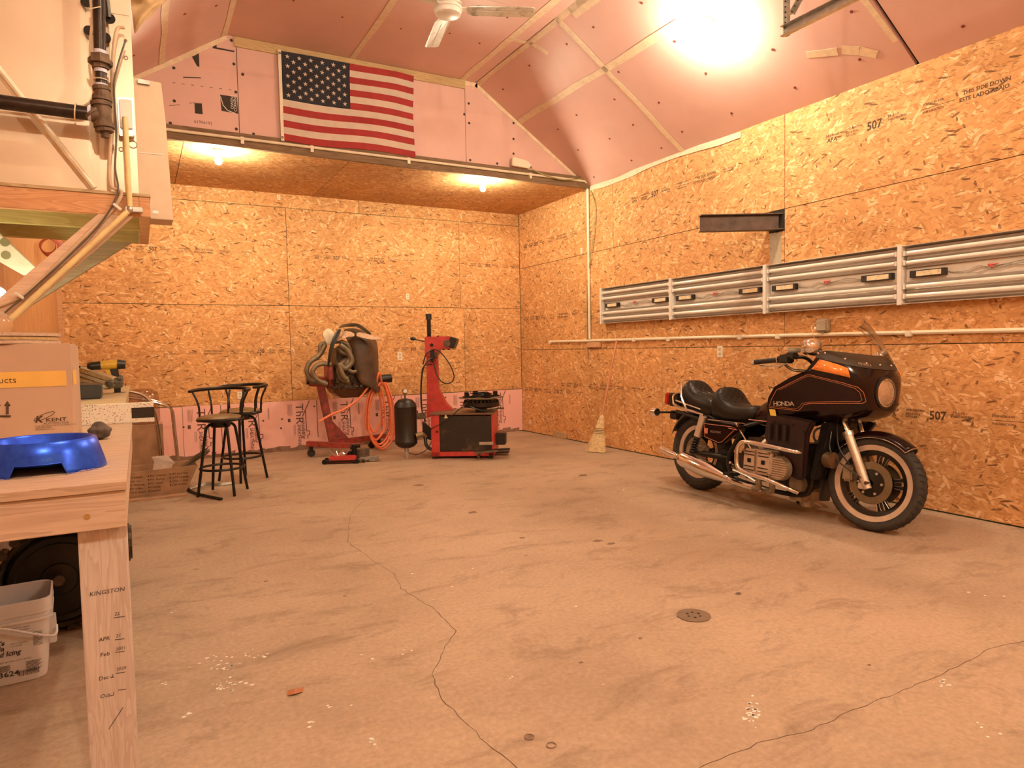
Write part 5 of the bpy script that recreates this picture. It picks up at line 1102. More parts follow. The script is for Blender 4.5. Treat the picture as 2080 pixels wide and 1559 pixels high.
# ================================================================ HANGING FURNACE, PLATFORM, PIPES
py = 3.9
def Q(px, pz, y=py): return P(px, pz, 1, y)
xe = Q(305, 415).x; zt_ = Q(305, 395).z; zb_ = Q(305, 441).z; ye = py + .95
t = thing('furnace_platform', 'timber platform bracketed to the left wall under the furnace', 'platform', (-.3, 4.3, zb_))
def BT(n, a, b, mt, **k): a = Vector(a) - t.location; b = Vector(b) - t.location; return MB().box(a, b).build(n, mt, t, **k)
BT('front_beam', (XL + .012, py, zb_), (xe - .05, py + .04, zt_ - .015), M_FASC, bevel=.002); BT('end_beam', (xe - .05 + .001, py, zb_), (xe, ye, zt_ - .015), M_FASC, bevel=.002); BT('rear_beam', (XL + .012, ye - .04, zb_), (xe - .051, ye, zt_ - .015), M_PINED); BT('deck', (XL + .012, py - .004, zt_ - .014), (xe + .003, ye + .004, zt_), M_PLY)
for y in (py + .42,): BT('joist', (XL + .012, y, zb_), (xe - .051, y + .04, zt_ - .015), M_PINED)
def brace(y, mt, n):
    a = Vector((Q(236, 441, y).x, y, zb_)) - t.location; b0 = Q(0, 605 + 33, y); dx_ = Vector((a.x - (b0.x - t.location.x), 0, a.z - (b0.z - t.location.z))); sl = dx_.z / dx_.x
    xw = XL + .012 - t.location.x; zw = a.z - (a.x - xw) * sl; hw = .075
    m = MB(); m.prism([(a.x - hw, a.z), (a.x + hw, a.z), (xw, zw - hw * sl), (xw, zw + hw * sl)], lambda p, q: Vector((p, y - t.location.y, q)), lambda p, q: Vector((p, y + .04 - t.location.y, q))); m.build(n, mt, t, bevel=.002)
    return a, Vector((xw, 0, zw)), sl
ba, bw, sl = brace(py, M_BRACE, 'near_brace'); brace(ye - .04, M_BRACED, 'far_brace')
# furnace cabinet
fz = zt_; t = thing('furnace', 'tall beige sheet metal furnace cabinet on the platform', 'furnace', (-.35, 4.3, fz))
xf = Q(262, 300).x + .03
BT('cabinet', (XL + .03, py + .09, fz), (xf, ye - .05, fz + 1.75), M_FURN, bevel=.004)
BT('door_panel', (XL + .03, py + .07, fz + .01), (Q(185, 300).x, py + .092, fz + 1.74), M_FURN, bevel=.006)
BT('corner_post', (Q(232, 300).x, py + .055, fz), (xf + .004, py + .092, fz + 1.75), M_FURN, bevel=.004)
def FB(n, pts, mt, th=.004, y=None): 
    y = y or py + .05; MB().plate([P(a, b, 1, y) - t.location for a, b in pts], (0, 1, 0), th).build(n, mt, t)
m = MB(); yfz = py + .053
for (a, b, r) in ((222, 37, .022), (181, 62, .02), (213, 76, .022), (175, 4, .02)): q = P(a, b, 1, yfz) - t.location; m.cyl(q, q + Vector((0, .002, 0)), r * 1.2, n=20)
m.build('knockout_hole', M_DARK, t); MB().tube([P(217, 0, 1, yfz - .01) - t.location, P(221, 36, 1, yfz - .01) - t.location], .012, 8).build('flue_wire', M_BLACK, t)
FB('embossed_plate', ((225, 7), (260, 11), (262, 32), (224, 26)), M_FURN, .003, py + .052); m = MB()
for a, b, r in ((270, 293, .018), (246, 303, .009), (256, 117, .008), (255, 82, .006)): q = P(a, b, 1, py + .052) - t.location; m.ring(q, (0, 1, 0), r, .002, 20, 5)
m.build('knockout_ring', plain('metal ring', (.5, .4, .3), .4, .6), t)
# right side panel of ductwork
m = MB(); yp = ye + .15; pts = [(282, 165), (327, 172), (345, 236), (352, 446), (300, 441)]
m.plate([P(a, b, 1, yp) - t.location for a, b in ((268, 156), (327, 168), (336, 240), (352, 447), (268, 441))], (0, 1, 0), .22); m.build('duct_panel', plain('tan duct metal', (.60, .45, .31), .4, .2, var=.05, bmp=.02), t, bevel=.003)
FB('vent_slot', ((310, 427), (322, 428), (322, 434), (310, 433)), M_STEEL, .002, yp - .003); FB('seam_strip', ((286, 309), (333, 313), (333, 315), (286, 311)), M_WHITE, .003, yp - .004); FB('top_bracket', ((280, 160), (304, 164), (304, 172), (280, 168)), M_STEEL, .01, yp - .02)
# outlet box on the furnace post
t = thing('switch_box', 'grey metal switch box with conduit on the furnace corner post', 'switch box', P(256, 240, 1, py + .05))
def bxp(n, pts, mt, th, y): MB().plate([P(a, b, 1, y) - t.location for a, b in pts], (0, 1, 0), th).build(n, mt, t, bevel=.004)
bxp('box', ((238, 196), (270, 198), (273, 276), (242, 275)), M_ALU, .05, py); bxp('cover', ((241, 200), (268, 202), (270, 262), (244, 260)), M_WHITE, .012, py - .012)
# conduit from the box down the post and brace
c0, c1 = P(254, 238, 1, py - .03), P(264, 425, 1, py - .03); yb = py - .03
far = Vector((bw.x + (-.3), yb, bw.z + zb_)) ; kx_ = Vector((XL + .03, yb, 0)); c2 = P(0, 668, 1, yb); dd = (c2 - c1); c3 = c1 + dd * ((XL + .04 - c1.x) / dd.x)
t = thing('yellowed_conduit', 'yellowed conduit running down the furnace post and along the brace', 'conduit', c1); m = MB().tube([c0 - c1, Vector((0, 0, 0))], .013, 10); m.tube([Vector((0, 0, 0)), c3 - c1], .0135, 10)
m.build('pipe', plain('yellowed pvc', (.80, .66, .34), .4), t, smooth=True); MB().box((-.02, -.012, -.012), (.055, .022, .012)).build('strap', M_STEEL, t, bevel=.003); MB().sph((0, 0, 0), .019).build('elbow', M_STEEL, t, smooth=True)
yb2 = py - .012
def path(l, r, mt, nm, lb, y=yb2, cat='cable'): tag(MB().tube(bez([P(a, b, 1, y) for a, b in l], 6), r, 8).build(nm, mt, smooth=True), lb, cat)
path([(253, 56), (238, 60), (230, 110), (229, 170), (228, 240), (225, 290), (222, 340), (226, 378), (246, 388), (240, 410), (215, 440), (160, 492), (105, 548), (50, 598), (-20, 628), (-60, 650)], .0085, plain('tan cable', (.62, .47, .33), .5), 'power_cable', 'tan power cable from the furnace post down along the brace')
path([(255, 82), (240, 130), (232, 170), (234, 225), (237, 270), (234, 340), (240, 385), (222, 428), (190, 470), (140, 520), (85, 570), (45, 606), (10, 635), (-30, 680)], .0042, plain('dark grey cable', (.12, .10, .08), .5), 'thin_cable', 'thin dark cable running beside the tan cable on the brace', yb2 - .015)
for (a, b, lb) in ((238, 420, 'small white cable clip on the fascia end of the platform'), (39, 600, 'small white cable clip low on the near brace')):
    q = P(a, b, 1, yb2 - .02); tag(MB().box((-.022, -.008, -.007), (.022, .008, .007), Matrix.Translation(q) @ Matrix.Rotation(.7, 4, 'Y')).build('cable_clip', M_WHITE, bevel=.003), lb, 'clip')
path([(184, 0), (187, 40), (183, 100), (190, 140), (193, 170), (187, 200), (172, 214), (140, 213), (60, 203), (0, 196), (-60, 190)], .006, M_CREAM, 'thermostat_cable', 'cream thermostat cable looping beside the black gas pipe', py - .05)
# gas pipe
yg_ = py - .09; t = thing('gas_pipe', 'black iron gas pipe with tee and union before the furnace', 'pipe', P(207, 235, 1, yg_))
def G_(a, b): return P(a, b, 1, yg_) - t.location
m = MB(); m.cyl(G_(198, -90), G_(203, 105), .026, n=16); m.cyl(G_(203, 105), G_(207, 200), .024, n=16); m.build('riser', M_BLKPIPE, t, smooth=True)
MB().cyl(G_(-140, 188), G_(190, 232), .032, n=18).build('branch', M_BLKPIPE, t, smooth=True)
m = MB(); m.cyl(G_(206, 212), G_(212, 258), .038, n=18); m.cyl(G_(186, 232), G_(208, 236), .036, n=18); m.cyl(G_(205, 208), G_(206, 216), .045, n=18); m.cyl(G_(211, 250), G_(212, 260), .045, n=18); m.cyl(G_(185, 229), G_(189, 233), .042, n=18); m.build('tee', M_IRON, t, smooth=True)
m = MB(); m.cyl(G_(203, 112), G_(204, 122), .044, n=6); m.cyl(G_(204, 122), G_(204, 131), .052, n=8); m.cyl(G_(204, 131), G_(205, 140), .036, n=8); m.build('union', M_IRON, t)
m = MB(); m.cyl(G_(206, 176), G_(207, 184), .038, n=16); m.cyl(G_(207, 184), G_(208, 196), .033, n=16); m.cyl(G_(208, 196), G_(208, 205), .042, n=16); m.build('coupling', M_IRON, t); m = MB(); m.cyl(G_(212, 262), G_(213, 268), .040, n=8); m.cyl(G_(213, 268), G_(213, 279), .02, n=6); m.build('end_plug', M_IRON, t)
M_TEF = plain('white thread tape', (.62, .66, .85), .6, bmp=0); m = MB()
for a, b in ((((203, 103)), (203, 111)), ((205, 141), (205, 148)), ((206, 171), (206, 176)), ((207, 202), (207, 208)), ((212, 256), (212, 263)), ((178, 230), (185, 231))): MB().cyl(G_(*a), G_(*b), .0275 if a[0] > 180 else .0335, n=16).build('thread_tape', M_TEF, t)
MB().tube([G_(182, 24) + Vector((0, -.03, 0)), G_(206, 20) + Vector((0, -.035, 0))], .0025, 5).build('cable_tie', M_CREAM, t); MB().ring(G_(205, 163), (0, 0, 1), .03, .0025, 20, 5).build('cable_tie', M_CREAM, t); MB().ring(G_(153, 226), (1, 0, -.1), .036, .003, 20, 5).build('cable_tie', M_CREAM, t)
# slanting cream conduit in front of the furnace door
tubes('slanted_conduit', 'pale slanting conduit crossing in front of the furnace door', 'conduit', [[P(-90, 30, 1, py + .03), P(192, 382, 1, py + .03)]], .014, M_CREAM)
# white perforated channel below the platform, far side
t = thing('perforated_channel', 'bright white slanted channel with round holes beneath the platform', 'channel', P(0, 500, 1, 4.45)); c_ = lambda a, b: P(a, b, 1, 4.45) - t.location
MB().plate([c_(-70, 400), c_(-70, 468), c_(0, 532), c_(50, 560), c_(72, 541), c_(0, 474)], (0, 1, 0), .05).build('channel', M_WHITE, t, bevel=.004)
m = MB()
for a, b in ((10, 492), (12, 518)): m.cyl(c_(a, b) - Vector((0, .002, 0)), c_(a, b) + Vector((0, .01, 0)), .022, n=16)
m.build('round_hole', plain('hole grey', (.28, .26, .16), .5), t)
gq_ = P(-8, 600, 1, 4.12); t = thing('work_light', 'small lit work lamp at the left edge beneath the brace', 'lamp', gq_); gm_ = bulbmat('work lamp glow', 45); gm_.node_tree.nodes['Principled BSDF'].inputs['Emission Color'].default_value = (.95, 1.0, .62, 1); MB().sph((0, 0, 0), .045).build('globe', gm_, t, smooth=True); MB().cyl((-.10, 0, 0), (-.04, 0, 0), .03).build('lamp_holder', M_WHITE, t)
m = MB()
for k in range(6): m.ring(P(98 + k * 2, 499 + k, 0, XL + .10), (random.uniform(-.5, .5), 1, random.uniform(-.3, .3)), .062 + k * .006, .006, 24, 5)
tag(m.build('extension_cord', plain('red cord', (.45, .12, .07), .5), smooth=True), 'coiled red extension cord hanging beneath the platform', 'cord')
# hanging torn vapour barrier behind the furnace top
m = MB(); g = [[P(a, b, 1, y - .7) for a, b, y in r] for r in [[(262, -20, 5.6), (285, -15, 5.3), (318, -10, 5.7), (345, -8, 5.5)], [(266, 20, 5.5), (290, 12, 5.7), (315, 8, 5.4), (338, 4, 5.6)], [(270, 45, 5.6), (288, 36, 5.35), (302, 26, 5.6), (322, 12, 5.5)], [(272, 76, 5.5), (280, 62, 5.55), (290, 46, 5.5), (306, 36, 5.55)]]]
m.add([p for r in g for p in r], [(j * 4 + i, j * 4 + i + 1, j * 4 + i + 5, j * 4 + i + 4) for j in range(3) for i in range(3)]); tag(m.build('torn_paper', plain('tan kraft facing', (.58, .40, .22), .7), smooth=True, sub=2, solid=.003, ang=180), 'torn tan facing paper hanging behind the top of the furnace', 'paper')
# ================================================================ MOTORCYCLE  (local x forward, y to its left, z up; w = offset to its right)
bk = thing('motorcycle', 'dark maroon touring motorcycle with fairing, parked along the right wall', 'motorcycle', (4.215, 4.33, 0), (math.radians(-5), 0, math.radians(-90)))
def V(s, t, w=0): return Vector((s, -w, t))
M_PAINT = plain('black cherry paint', (.011, .003, .004), .16, bmp=0, var=.2, coat=.12, spec=.3); M_PNLD = plain('dark maroon cowl', (.018, .006, .007), .4, bmp=0); M_GARN = plain('grey garnish plastic', (.045, .036, .028), .5)
M_STRP = plain('copper pinstripe', (.50, .17, .08), .4, bmp=0); M_SEAT = plain('black seat vinyl', (.012, .009, .007), .42, bmp=.2, scale=60, spec=.3); M_BADGE = plain('silver badge', (.55, .48, .38), .3, .6, bmp=0)
M_ENG = plain('weathered engine alloy', (.36, .29, .21), .45, .7, var=.25, scale=18, bmp=.2); M_RIM = plain('dull rim alloy', (.68, .56, .45), .4, .55, var=.1); M_DISC = plain('brake disc steel', (.23, .18, .11), .35, .7); M_SPOKE = plain('black cast spoke', (.015, .012, .01), .3, .3)
def wheel(name, c, R, rr, tw, disc_r):
    "R tyre radius, rr rim radius, tw half width"
    w_ = MB(); c = Vector(c); ax = (0, 1, 0)
    w_.lathe([(rr - .028, -.040), (rr - .004, -.044), (rr + .006, -.046), (rr + .006, -.034), (rr - .006, -.03), (rr - .014, 0), (rr - .006, .03), (rr + .006, .034), (rr + .006, .046), (rr - .004, .044), (rr - .028, .040), (rr - .030, 0), (rr - .028, -.040)], c, ax, 64); rim = w_.build(name, M_RIM, bk, smooth=True, ang=30)
    w_ = MB(); w_.lathe([(rr - .030, -.03), (rr - .06, -.02), (rr - .062, .02), (rr - .030, .03)], c, ax, 64); w_.build('rim_well', M_SPOKE, rim, smooth=True)
    t_ = MB(); pr = [(rr + .002, -.040), (rr + .012, -.046)]
    for i in range(13): a = -PI / 2 + PI * i / 12; pr.append((rr + .03 + (R - rr - .03) * max(0, math.cos(a)) ** .75, math.sin(a) * tw))
    pr += [(rr + .012, .046), (rr + .002, .040)]
    t_.lathe(pr, c, ax, 72); tyre = t_.build('tyre', M_RUBBER, rim, smooth=True)
    g = MB()
    for k in range(44):
        a = k * 2 * PI / 44
        for sd in (-1, 1):
            pts = []
            for j, (yy, da) in enumerate([(.012, 0), (.024, .03), (.034, .025), (.044, .055), (.052, .05)]):
                yv = yy / .052 * tw * .93; ang_ = math.asin(min(1, yv / tw)); r_ = rr + .03 + (R - rr - .03) * math.cos(ang_) ** .75 + .0012; aa = a + da + (.5 * 2 * PI / 44 if sd > 0 else 0)
                pts.append(c + Vector((math.cos(aa) * r_, yv * sd, math.sin(aa) * r_)))
            g.tube(pts, .0022, 4)
    g.build('tread_groove', M_BLACK, rim, kind='stuff')
    h = MB(); h.cyl(c + Vector((0, -.05, 0)), c + Vector((0, .05, 0)), .055, n=24); h.build('hub', M_SPOKE, rim, smooth=True)
    for k in range(5):
        a0_ = math.radians(78) - k * 2 * PI / 5; u = Vector((math.cos(a0_), 0, math.sin(a0_))); v = Vector((-math.sin(a0_), 0, math.cos(a0_)))
        def q(r_, o_, y_): return c + u * r_ + v * o_ + Vector((0, y_, 0))
        s_ = MB()
        for sg in (-1, 1):
            s_.loft([[q(r_, sg * o0, -.018), q(r_, sg * o1, -.018), q(r_, sg * o1, .018), q(r_, sg * o0, .018)] for r_, o0, o1 in ((.05, .003, .03), (rr * .6, .008, .028), (rr - .03, .016, .048))])
        sp_ = s_.build('spoke', M_SPOKE, rim, bevel=.002)
        e_ = MB()
        for sy in (-.0192, .0192):
            e_.tube([q(rr - .06, -.041, sy), q(.13, -.028, sy)], .0014, 4); e_.tube([q(rr - .06, .041, sy), q(.13, .028, sy)], .0014, 4)
            e_.tube(bez([q(.13, -.011, sy), q(rr - .07, -.013, sy), q(rr - .05, 0, sy), q(rr - .07, .013, sy), q(.13, .011, sy)], 5), .0014, 4)
        e_.build('spoke_edge', M_ALU, sp_)
    for sd in ((-1, 1) if disc_r > .1 else ()):
        d_ = MB(); y = sd * .065; d_.lathe([(disc_r * .66, y - .003), (disc_r, y - .003), (disc_r, y + .003), (disc_r * .66, y + .003), (disc_r * .66, y - .003)], c, ax, 56); dd_ = d_.build('brake_disc', M_DISC, rim, smooth=True, ang=30)
        d_ = MB(); d_.lathe([(.02, y - .004), (disc_r * .67, y - .001), (disc_r * .67, y + .004), (.02, y + .004)], c, ax, 40); d_.build('disc_carrier', M_BLACKM, rim, smooth=True)
        d_ = MB()
        for k in range(6): a = k * PI / 3; q_ = c + Vector((math.cos(a) * .075, y, math.sin(a) * .075)); d_.cyl(q_ - Vector((0, .012, 0)), q_ + Vector((0, .012, 0)), .009, n=8)
        d_.build('disc_bolts', M_ALU, rim)
    return rim
FWX, FZ = 1.592, .314; RWX, RZ = .01, .328
FWH = wheel('front_wheel', V(FWX, FZ), .314, .246, .052, .138); wheel('rear_wheel', V(RWX, RZ), .330, .222, .062, .0)
# fork: legs lean back
for sd in (1, -1):
    b0 = V(FWX - .002, FZ - .03, sd * .10); d_ = (V(1.395, .70, sd * .10) - V(FWX - .015, FZ, sd * .10)).normalized()
    m = MB(); m.cyl(b0 - d_ * .01, b0 + d_ * .10, .026, .028, n=18); m.cyl(b0 + d_ * .09, b0 + d_ * .37, .0285, .029, n=20); lower = m.build('fork_slider', M_RIM, bk, smooth=True)
    MB().cyl(b0 + d_ * .355, b0 + d_ * .385, .035, n=20).build('fork_seal', M_ALU, lower, smooth=True)
    MB().cyl(b0 + d_ * .37, b0 + d_ * .86, .019, n=18).build('fork_tube', M_CHROME, bk, smooth=True)
    MB().box(tuple(V(FWX - .06, FZ - .045, sd * .075)), tuple(V(FWX - .005, FZ - .005, sd * .115))).build('axle_clamp', M_RIM, lower, bevel=.006)
    m = MB(); cc = V(FWX - .135, FZ + .04, sd * .085); m.box(tuple(cc + Vector((-.035, -.03, -.05))), tuple(cc + Vector((.03, .03, .06)))); m.build('brake_caliper', M_ENG, bk, bevel=.012)
MB().cyl(V(FWX, FZ, -.13), V(FWX, FZ, .13), .012).build('front_axle', M_CHROME, bk)
MB().tube(bez([V(FWX - .13, FZ + .1, .10), V(FWX - .2, FZ + .2, .12), V(1.36, .62, .11), V(1.33, .75, .08)], 6), .006, 6).build('brake_hose', M_BLACK, bk)
MB().tube(bez([V(FWX - .02, FZ + .02, .12), V(FWX - .16, FZ + .10, .15), V(FWX - .25, FZ + .18, .14), V(1.33, .60, .13), V(1.32, .78, .08)], 6), .005, 6).build('speedometer_cable', M_BLACK, bk)
def fender(name, c, r, a0_, a1_, hw, depth, mat, n=26, k=9, flare=0):
    m = MB(); rings = []
    for i in range(n + 1):
        a = math.radians(a0_ + (a1_ - a0_) * i / n); u = Vector((math.cos(a), 0, math.sin(a))); rr_ = r + flare * (i / n if a1_ < a0_ else 0)
        ring_ = [c + u * (rr_ - depth * (abs(2 * j / k - 1) ** 3)) + Vector((0, hw * (2 * j / k - 1), 0)) for j in range(k + 1)]
        rings.append(ring_)
    o = len(m.v); nx = k + 1; m.add([p for r_ in rings for p in r_], [(i * nx + j, i * nx + j + 1, (i + 1) * nx + j + 1, (i + 1) * nx + j) for i in range(n) for j in range(k)])
    return m.build(name, mat, bk, smooth=True, solid=.004, ang=180), rings
ff, rg = fender('front_fender', V(FWX, FZ), .345, 178, 48, .075, .045, M_PAINT)
m = MB(); m.tube([r_[0] for r_ in rg[8:]], .0025, 5); m.tube([r_[-1] for r_ in rg[8:]], .0025, 5); m.tube([p + Vector((0, 0, .001)) for p in rg[-1]], .0028, 5); m.build('fender_trim', M_CHROME, ff)
m = MB(); [m.sph(rg[i][-1] + Vector((0, -.003, .012)), .007, 8, 6) for i in (3, 15)]; m.build('fender_bolts', M_CHROME, ff)
MB().box(tuple(V(FWX - .345, FZ - .18, -.06)), tuple(V(FWX - .325, FZ + .06, .06))).build('mud_flap', M_BLACK, ff, bevel=.004)
REARF = 1
rf, rg2 = fender('rear_fender', V(RWX + .03, RZ + .02), .372, 30, 160, .105, .06, M_BLACK)
# the front end is turned a little to the left on the stand
STEER = math.radians(8); sd_ = d_ = (V(1.395, .70) - V(FWX - .015, FZ)).normalized(); pv = V(FWX, FZ)
MS = Matrix.Translation(pv) @ Matrix.Rotation(STEER, 4, d_) @ Matrix.Translation(-pv)
for o in [x for x in bk.children if x.name.split('.')[0] in ('front_wheel', 'fork_slider', 'fork_tube', 'brake_caliper', 'front_axle', 'front_fender', 'brake_hose', 'speedometer_cable')]: o.matrix_local = MS
# fairing: lofted shell
LV = [(1.14, .685, .25, 1.44, .70, 2.2), (1.00, .715, .36, 1.575, .755, 2.8), (1.00, .77, .385, 1.615, .795, 3.2), (1.015, .835, .395, 1.622, .845, 3.6), (1.065, .915, .40, 1.622, .92, 3.6), (1.20, .985, .41, 1.618, .985, 3.4), (1.325, 1.035, .41, 1.605, 1.03, 3.0), (1.365, 1.125, .375, 1.58, 1.07, 2.8)]
def contour(l, n=22, dz=0):
    sr, tr, Wd, sf, tf, ex_ = l; out = []
    for i in range(-n, n + 1):
        f = i / n; u = math.sin(abs(f) * PI / 2)          # 0 nose centre .. 1 rear edge
        wv = Wd * math.copysign(min(1, u ** .9), f) ; s_ = sr + (sf - sr) * max(0, (1 - u ** ex_)) ** (1 / 1.5); out.append(V(s_, tf + (tr - tf) * (1 - (s_ - sr) / (sf - sr)) + dz, wv))
    return out
rings = [contour(l) for l in LV]; m = MB(); nx = len(rings[0]); m.loft(rings, cap=False, closed=True)
m.add(rings[0] + [], [tuple(range(nx))]); m.add(rings[-1] + [], [tuple(range(nx))]); fairing = m.build('fairing', M_PAINT, bk, smooth=True, ang=35)
def side(s_, t_):
    "w of the fairing's right surface at height t_, forward s_"
    best = None
    for a, b in zip(LV[:-1], LV[1:]):
        if a[1] <= t_ <= b[1] or b is LV[-1]:
            f = max(0, min(1, (t_ - a[1]) / (b[1] - a[1]))); l = [x + (y - x) * f for x, y in zip(a, b)]; break
    q = max(0, min(1, (s_ - l[0]) / (l[3] - l[0]))); u = max(0, 1 - q ** 1.5) ** (1 / l[5]); return l[2] * u ** .9
def onside(s_, t_, o=.003, sg=1): return V(s_, t_, sg * (side(s_, t_) + o))
def surfline(mb, pts, r, sg=1, n=5):
    q = []
    for (a, b), (c_, d_) in zip(pts[:-1], pts[1:]):
        k = max(2, int(math.hypot(c_ - a, d_ - b) / .02)); q += [onside(a + (c_ - a) * i / k, b + (d_ - b) * i / k, .001, sg) for i in range(k)]
    q.append(onside(*pts[-1], .001, sg)); mb.tube(q, r, n)
pl1 = [(1.02, .775), (1.045, .83), (1.085, .895), (1.32, 1.005), (1.345, 1.008), (1.52, .965), (1.583, .94), (1.600, .91), (1.607, .852), (1.597, .838), (1.32, .815), (1.28, .805), (1.255, .775), (1.235, .762), (1.02, .768)]
pl2 = [(1.11, .885 + .012), (1.322, .996), (1.345, .999), (1.51, .957), (1.570, .933), (1.588, .908), (1.596, .86), (1.588, .848), (1.32, .825), (1.27, .812), (1.245, .785), (1.225, .772), (1.03, .779)]
for sg in (1, -1):
    for pl_, r_ in ((pl1, .0022), (pl2, .0014)): m = MB(); surfline(m, pl_, r_, sg); m.build('pinstripe', M_STRP, fairing)
def lettering(body, size, s0, t0, s1, t1, mat, nm, par, sx=1.0, bold=.02, rise=.0):
    "letters laid along the right side surface"
    n = len(body); mb = MB()
    for i, ch in enumerate(body):
        f = i / max(1, n - 1); a, b = s0 + (s1 - s0) * f, t0 + (t1 - t0) * f; o = onside(a, b, .004); ux = (onside(a + .02, b + .001, .004) - onside(a - .02, b - .001, .004)).normalized(); mb.text(ch, size, o, ux, onside(a, b + .02, .004) - onside(a, b, .004), sx=sx, bold=bold, align='CENTER')
    return mb.build(nm, mat, par)
lettering('HONDA', .042, 1.075, .785, 1.20, .793, M_BADGE, 'side_lettering', fairing, sx=1.15, bold=.035)
m = MB(); q_ = [onside(a, b, .004) for a, b in ((1.03, .70 + .025), (1.075, .725), (1.075, .762), (1.03, .762))]; 
m = MB(); m.plate([V(1.03, .712, .372), V(1.075, .712, .372), V(1.075, .757, .388), V(1.03, .757, .388)], (0, -1, 0), .008); m.build('side_reflector', plain('yellow reflector', (.95, .68, .12), .15, bmp=0, coat=.6), fairing)
# amber corner signal
M_AMB = plain('amber lens', (.85, .26, .045), .15, bmp=0, coat=.8, var=.2, scale=40)
for sg in (1, -1):
    g_ = [[onside(a, b, .005, sg) for a, b in r] for r in ([(1.36, 1.045), (1.42, 1.033), (1.49, 1.018), (1.555, 1.00)], [(1.38, 1.08), (1.435, 1.066), (1.495, 1.048), (1.55, 1.028)], [(1.395, 1.112), (1.44, 1.10), (1.495, 1.082), (1.54, 1.06)])]
    m = MB(); m.add([p for r in g_ for p in r], [(j * 4 + i, j * 4 + i + 1, j * 4 + i + 5, j * 4 + i + 4) for j in range(2) for i in range(3)]); m.build('signal_lens', M_AMB, fairing, smooth=True, solid=.006, ang=180)
# garnish round the screen base
G0 = (1.36, 1.128, .378, 1.585, 1.068, 2.8); G1 = (1.375, 1.165, .345, 1.575, 1.098, 2.6); G2 = (1.40, 1.175, .32, 1.555, 1.105, 2.4)
m = MB(); m.loft([contour(G0), contour(G1), contour(G2)], cap=False); m.add(contour(G2), [tuple(range(45))]); garn = m.build('screen_garnish', M_GARN, fairing, smooth=True)
m = MB()
for i in (3, 10, 17, 22, 27, 34, 41): m.sph(contour(G1)[i], .008, 8, 6)
m.build('garnish_screws', M_CHROME, garn)
m = MB(); c0 = contour(G1); 
for i, ch in enumerate('HONDA'):
    a = c0[22 + 3 + 5 - i]; b = c0[22 + 3 + 4 - i]; 
    m.text(ch, .022, a + Vector((.006, -.004, -.016)), (b - a), (0, 0, 1), bold=.02, sx=1.1)
m.build('front_lettering', M_BADGE, garn)
# windshield
mw, tw_, bw_ = nt('tinted windshield'); tw_.nodes.remove(bw_); tr_ = N(tw_, 'ShaderNodeBsdfTransparent', inp={0: (.95, .88, .80, 1)}); gl_ = N(tw_, 'ShaderNodeBsdfGlossy', inp={1: .12}); fr_ = N(tw_, 'ShaderNodeFresnel', inp={0: 1.15}); mx_ = N(tw_, 'ShaderNodeMixShader')
tw_.links.new(math_n(tw_, 'MULTIPLY', fr_.outputs[0], .75), mx_.inputs[0]); tw_.links.new(tr_.outputs[0], mx_.inputs[1]); tw_.links.new(gl_.outputs[0], mx_.inputs[2]); tw_.links.new(mx_.outputs[0], tw_.nodes['Material Output'].inputs[0])
WS = [G1, (1.345, 1.205, .335, 1.55, 1.17, 2.2), (1.29, 1.28, .32, 1.50, 1.27, 2.2), (1.25, 1.345, .29, 1.43, 1.365, 2.2), (1.24, 1.375, .22, 1.385, 1.425, 2.2)]
m = MB(); rr2 = [contour(l) for l in WS]; nx = 45; m.add([p for r in rr2 for p in r], [(i * nx + j, i * nx + j + 1, (i + 1) * nx + j + 1, (i + 1) * nx + j) for i in range(len(WS) - 1) for j in range(nx - 1)]); m.build('windshield', mw, bk, smooth=True, ang=180)
m = MB(); m.tube([r[-1] for r in rr2] + rr2[-1][::-1][1:-1] + [r[0] for r in rr2[::-1]], .0022, 5); m.build('windshield_edge', plain('polished acrylic edge', (.55, .33, .18), .2, bmp=0), bk)
# headlight in a dark recess
m = MB(); m.lathe([(.106, -.06), (.106, .010), (.090, .012), (.088, -.01)], V(1.618, .915), (1, 0, 0), 40); hl = m.build('headlight', M_BLACK, bk, smooth=True)
m = MB(); m.lathe([(.090, .006), (.094, .014), (.085, .018)], V(1.618, .915), (1, 0, 0), 40); m.build('headlight_ring', M_CHROME, hl, smooth=True)
m = MB(); m.lathe([(0, .026), (.05, .022), (.086, .014)], V(1.618, .915), (1, 0, 0), 40); m.build('headlight_lens', plain('headlight glass', (.62, .55, .48), .08, .75, bmp=0, var=.3, scale=12), hl, smooth=True)
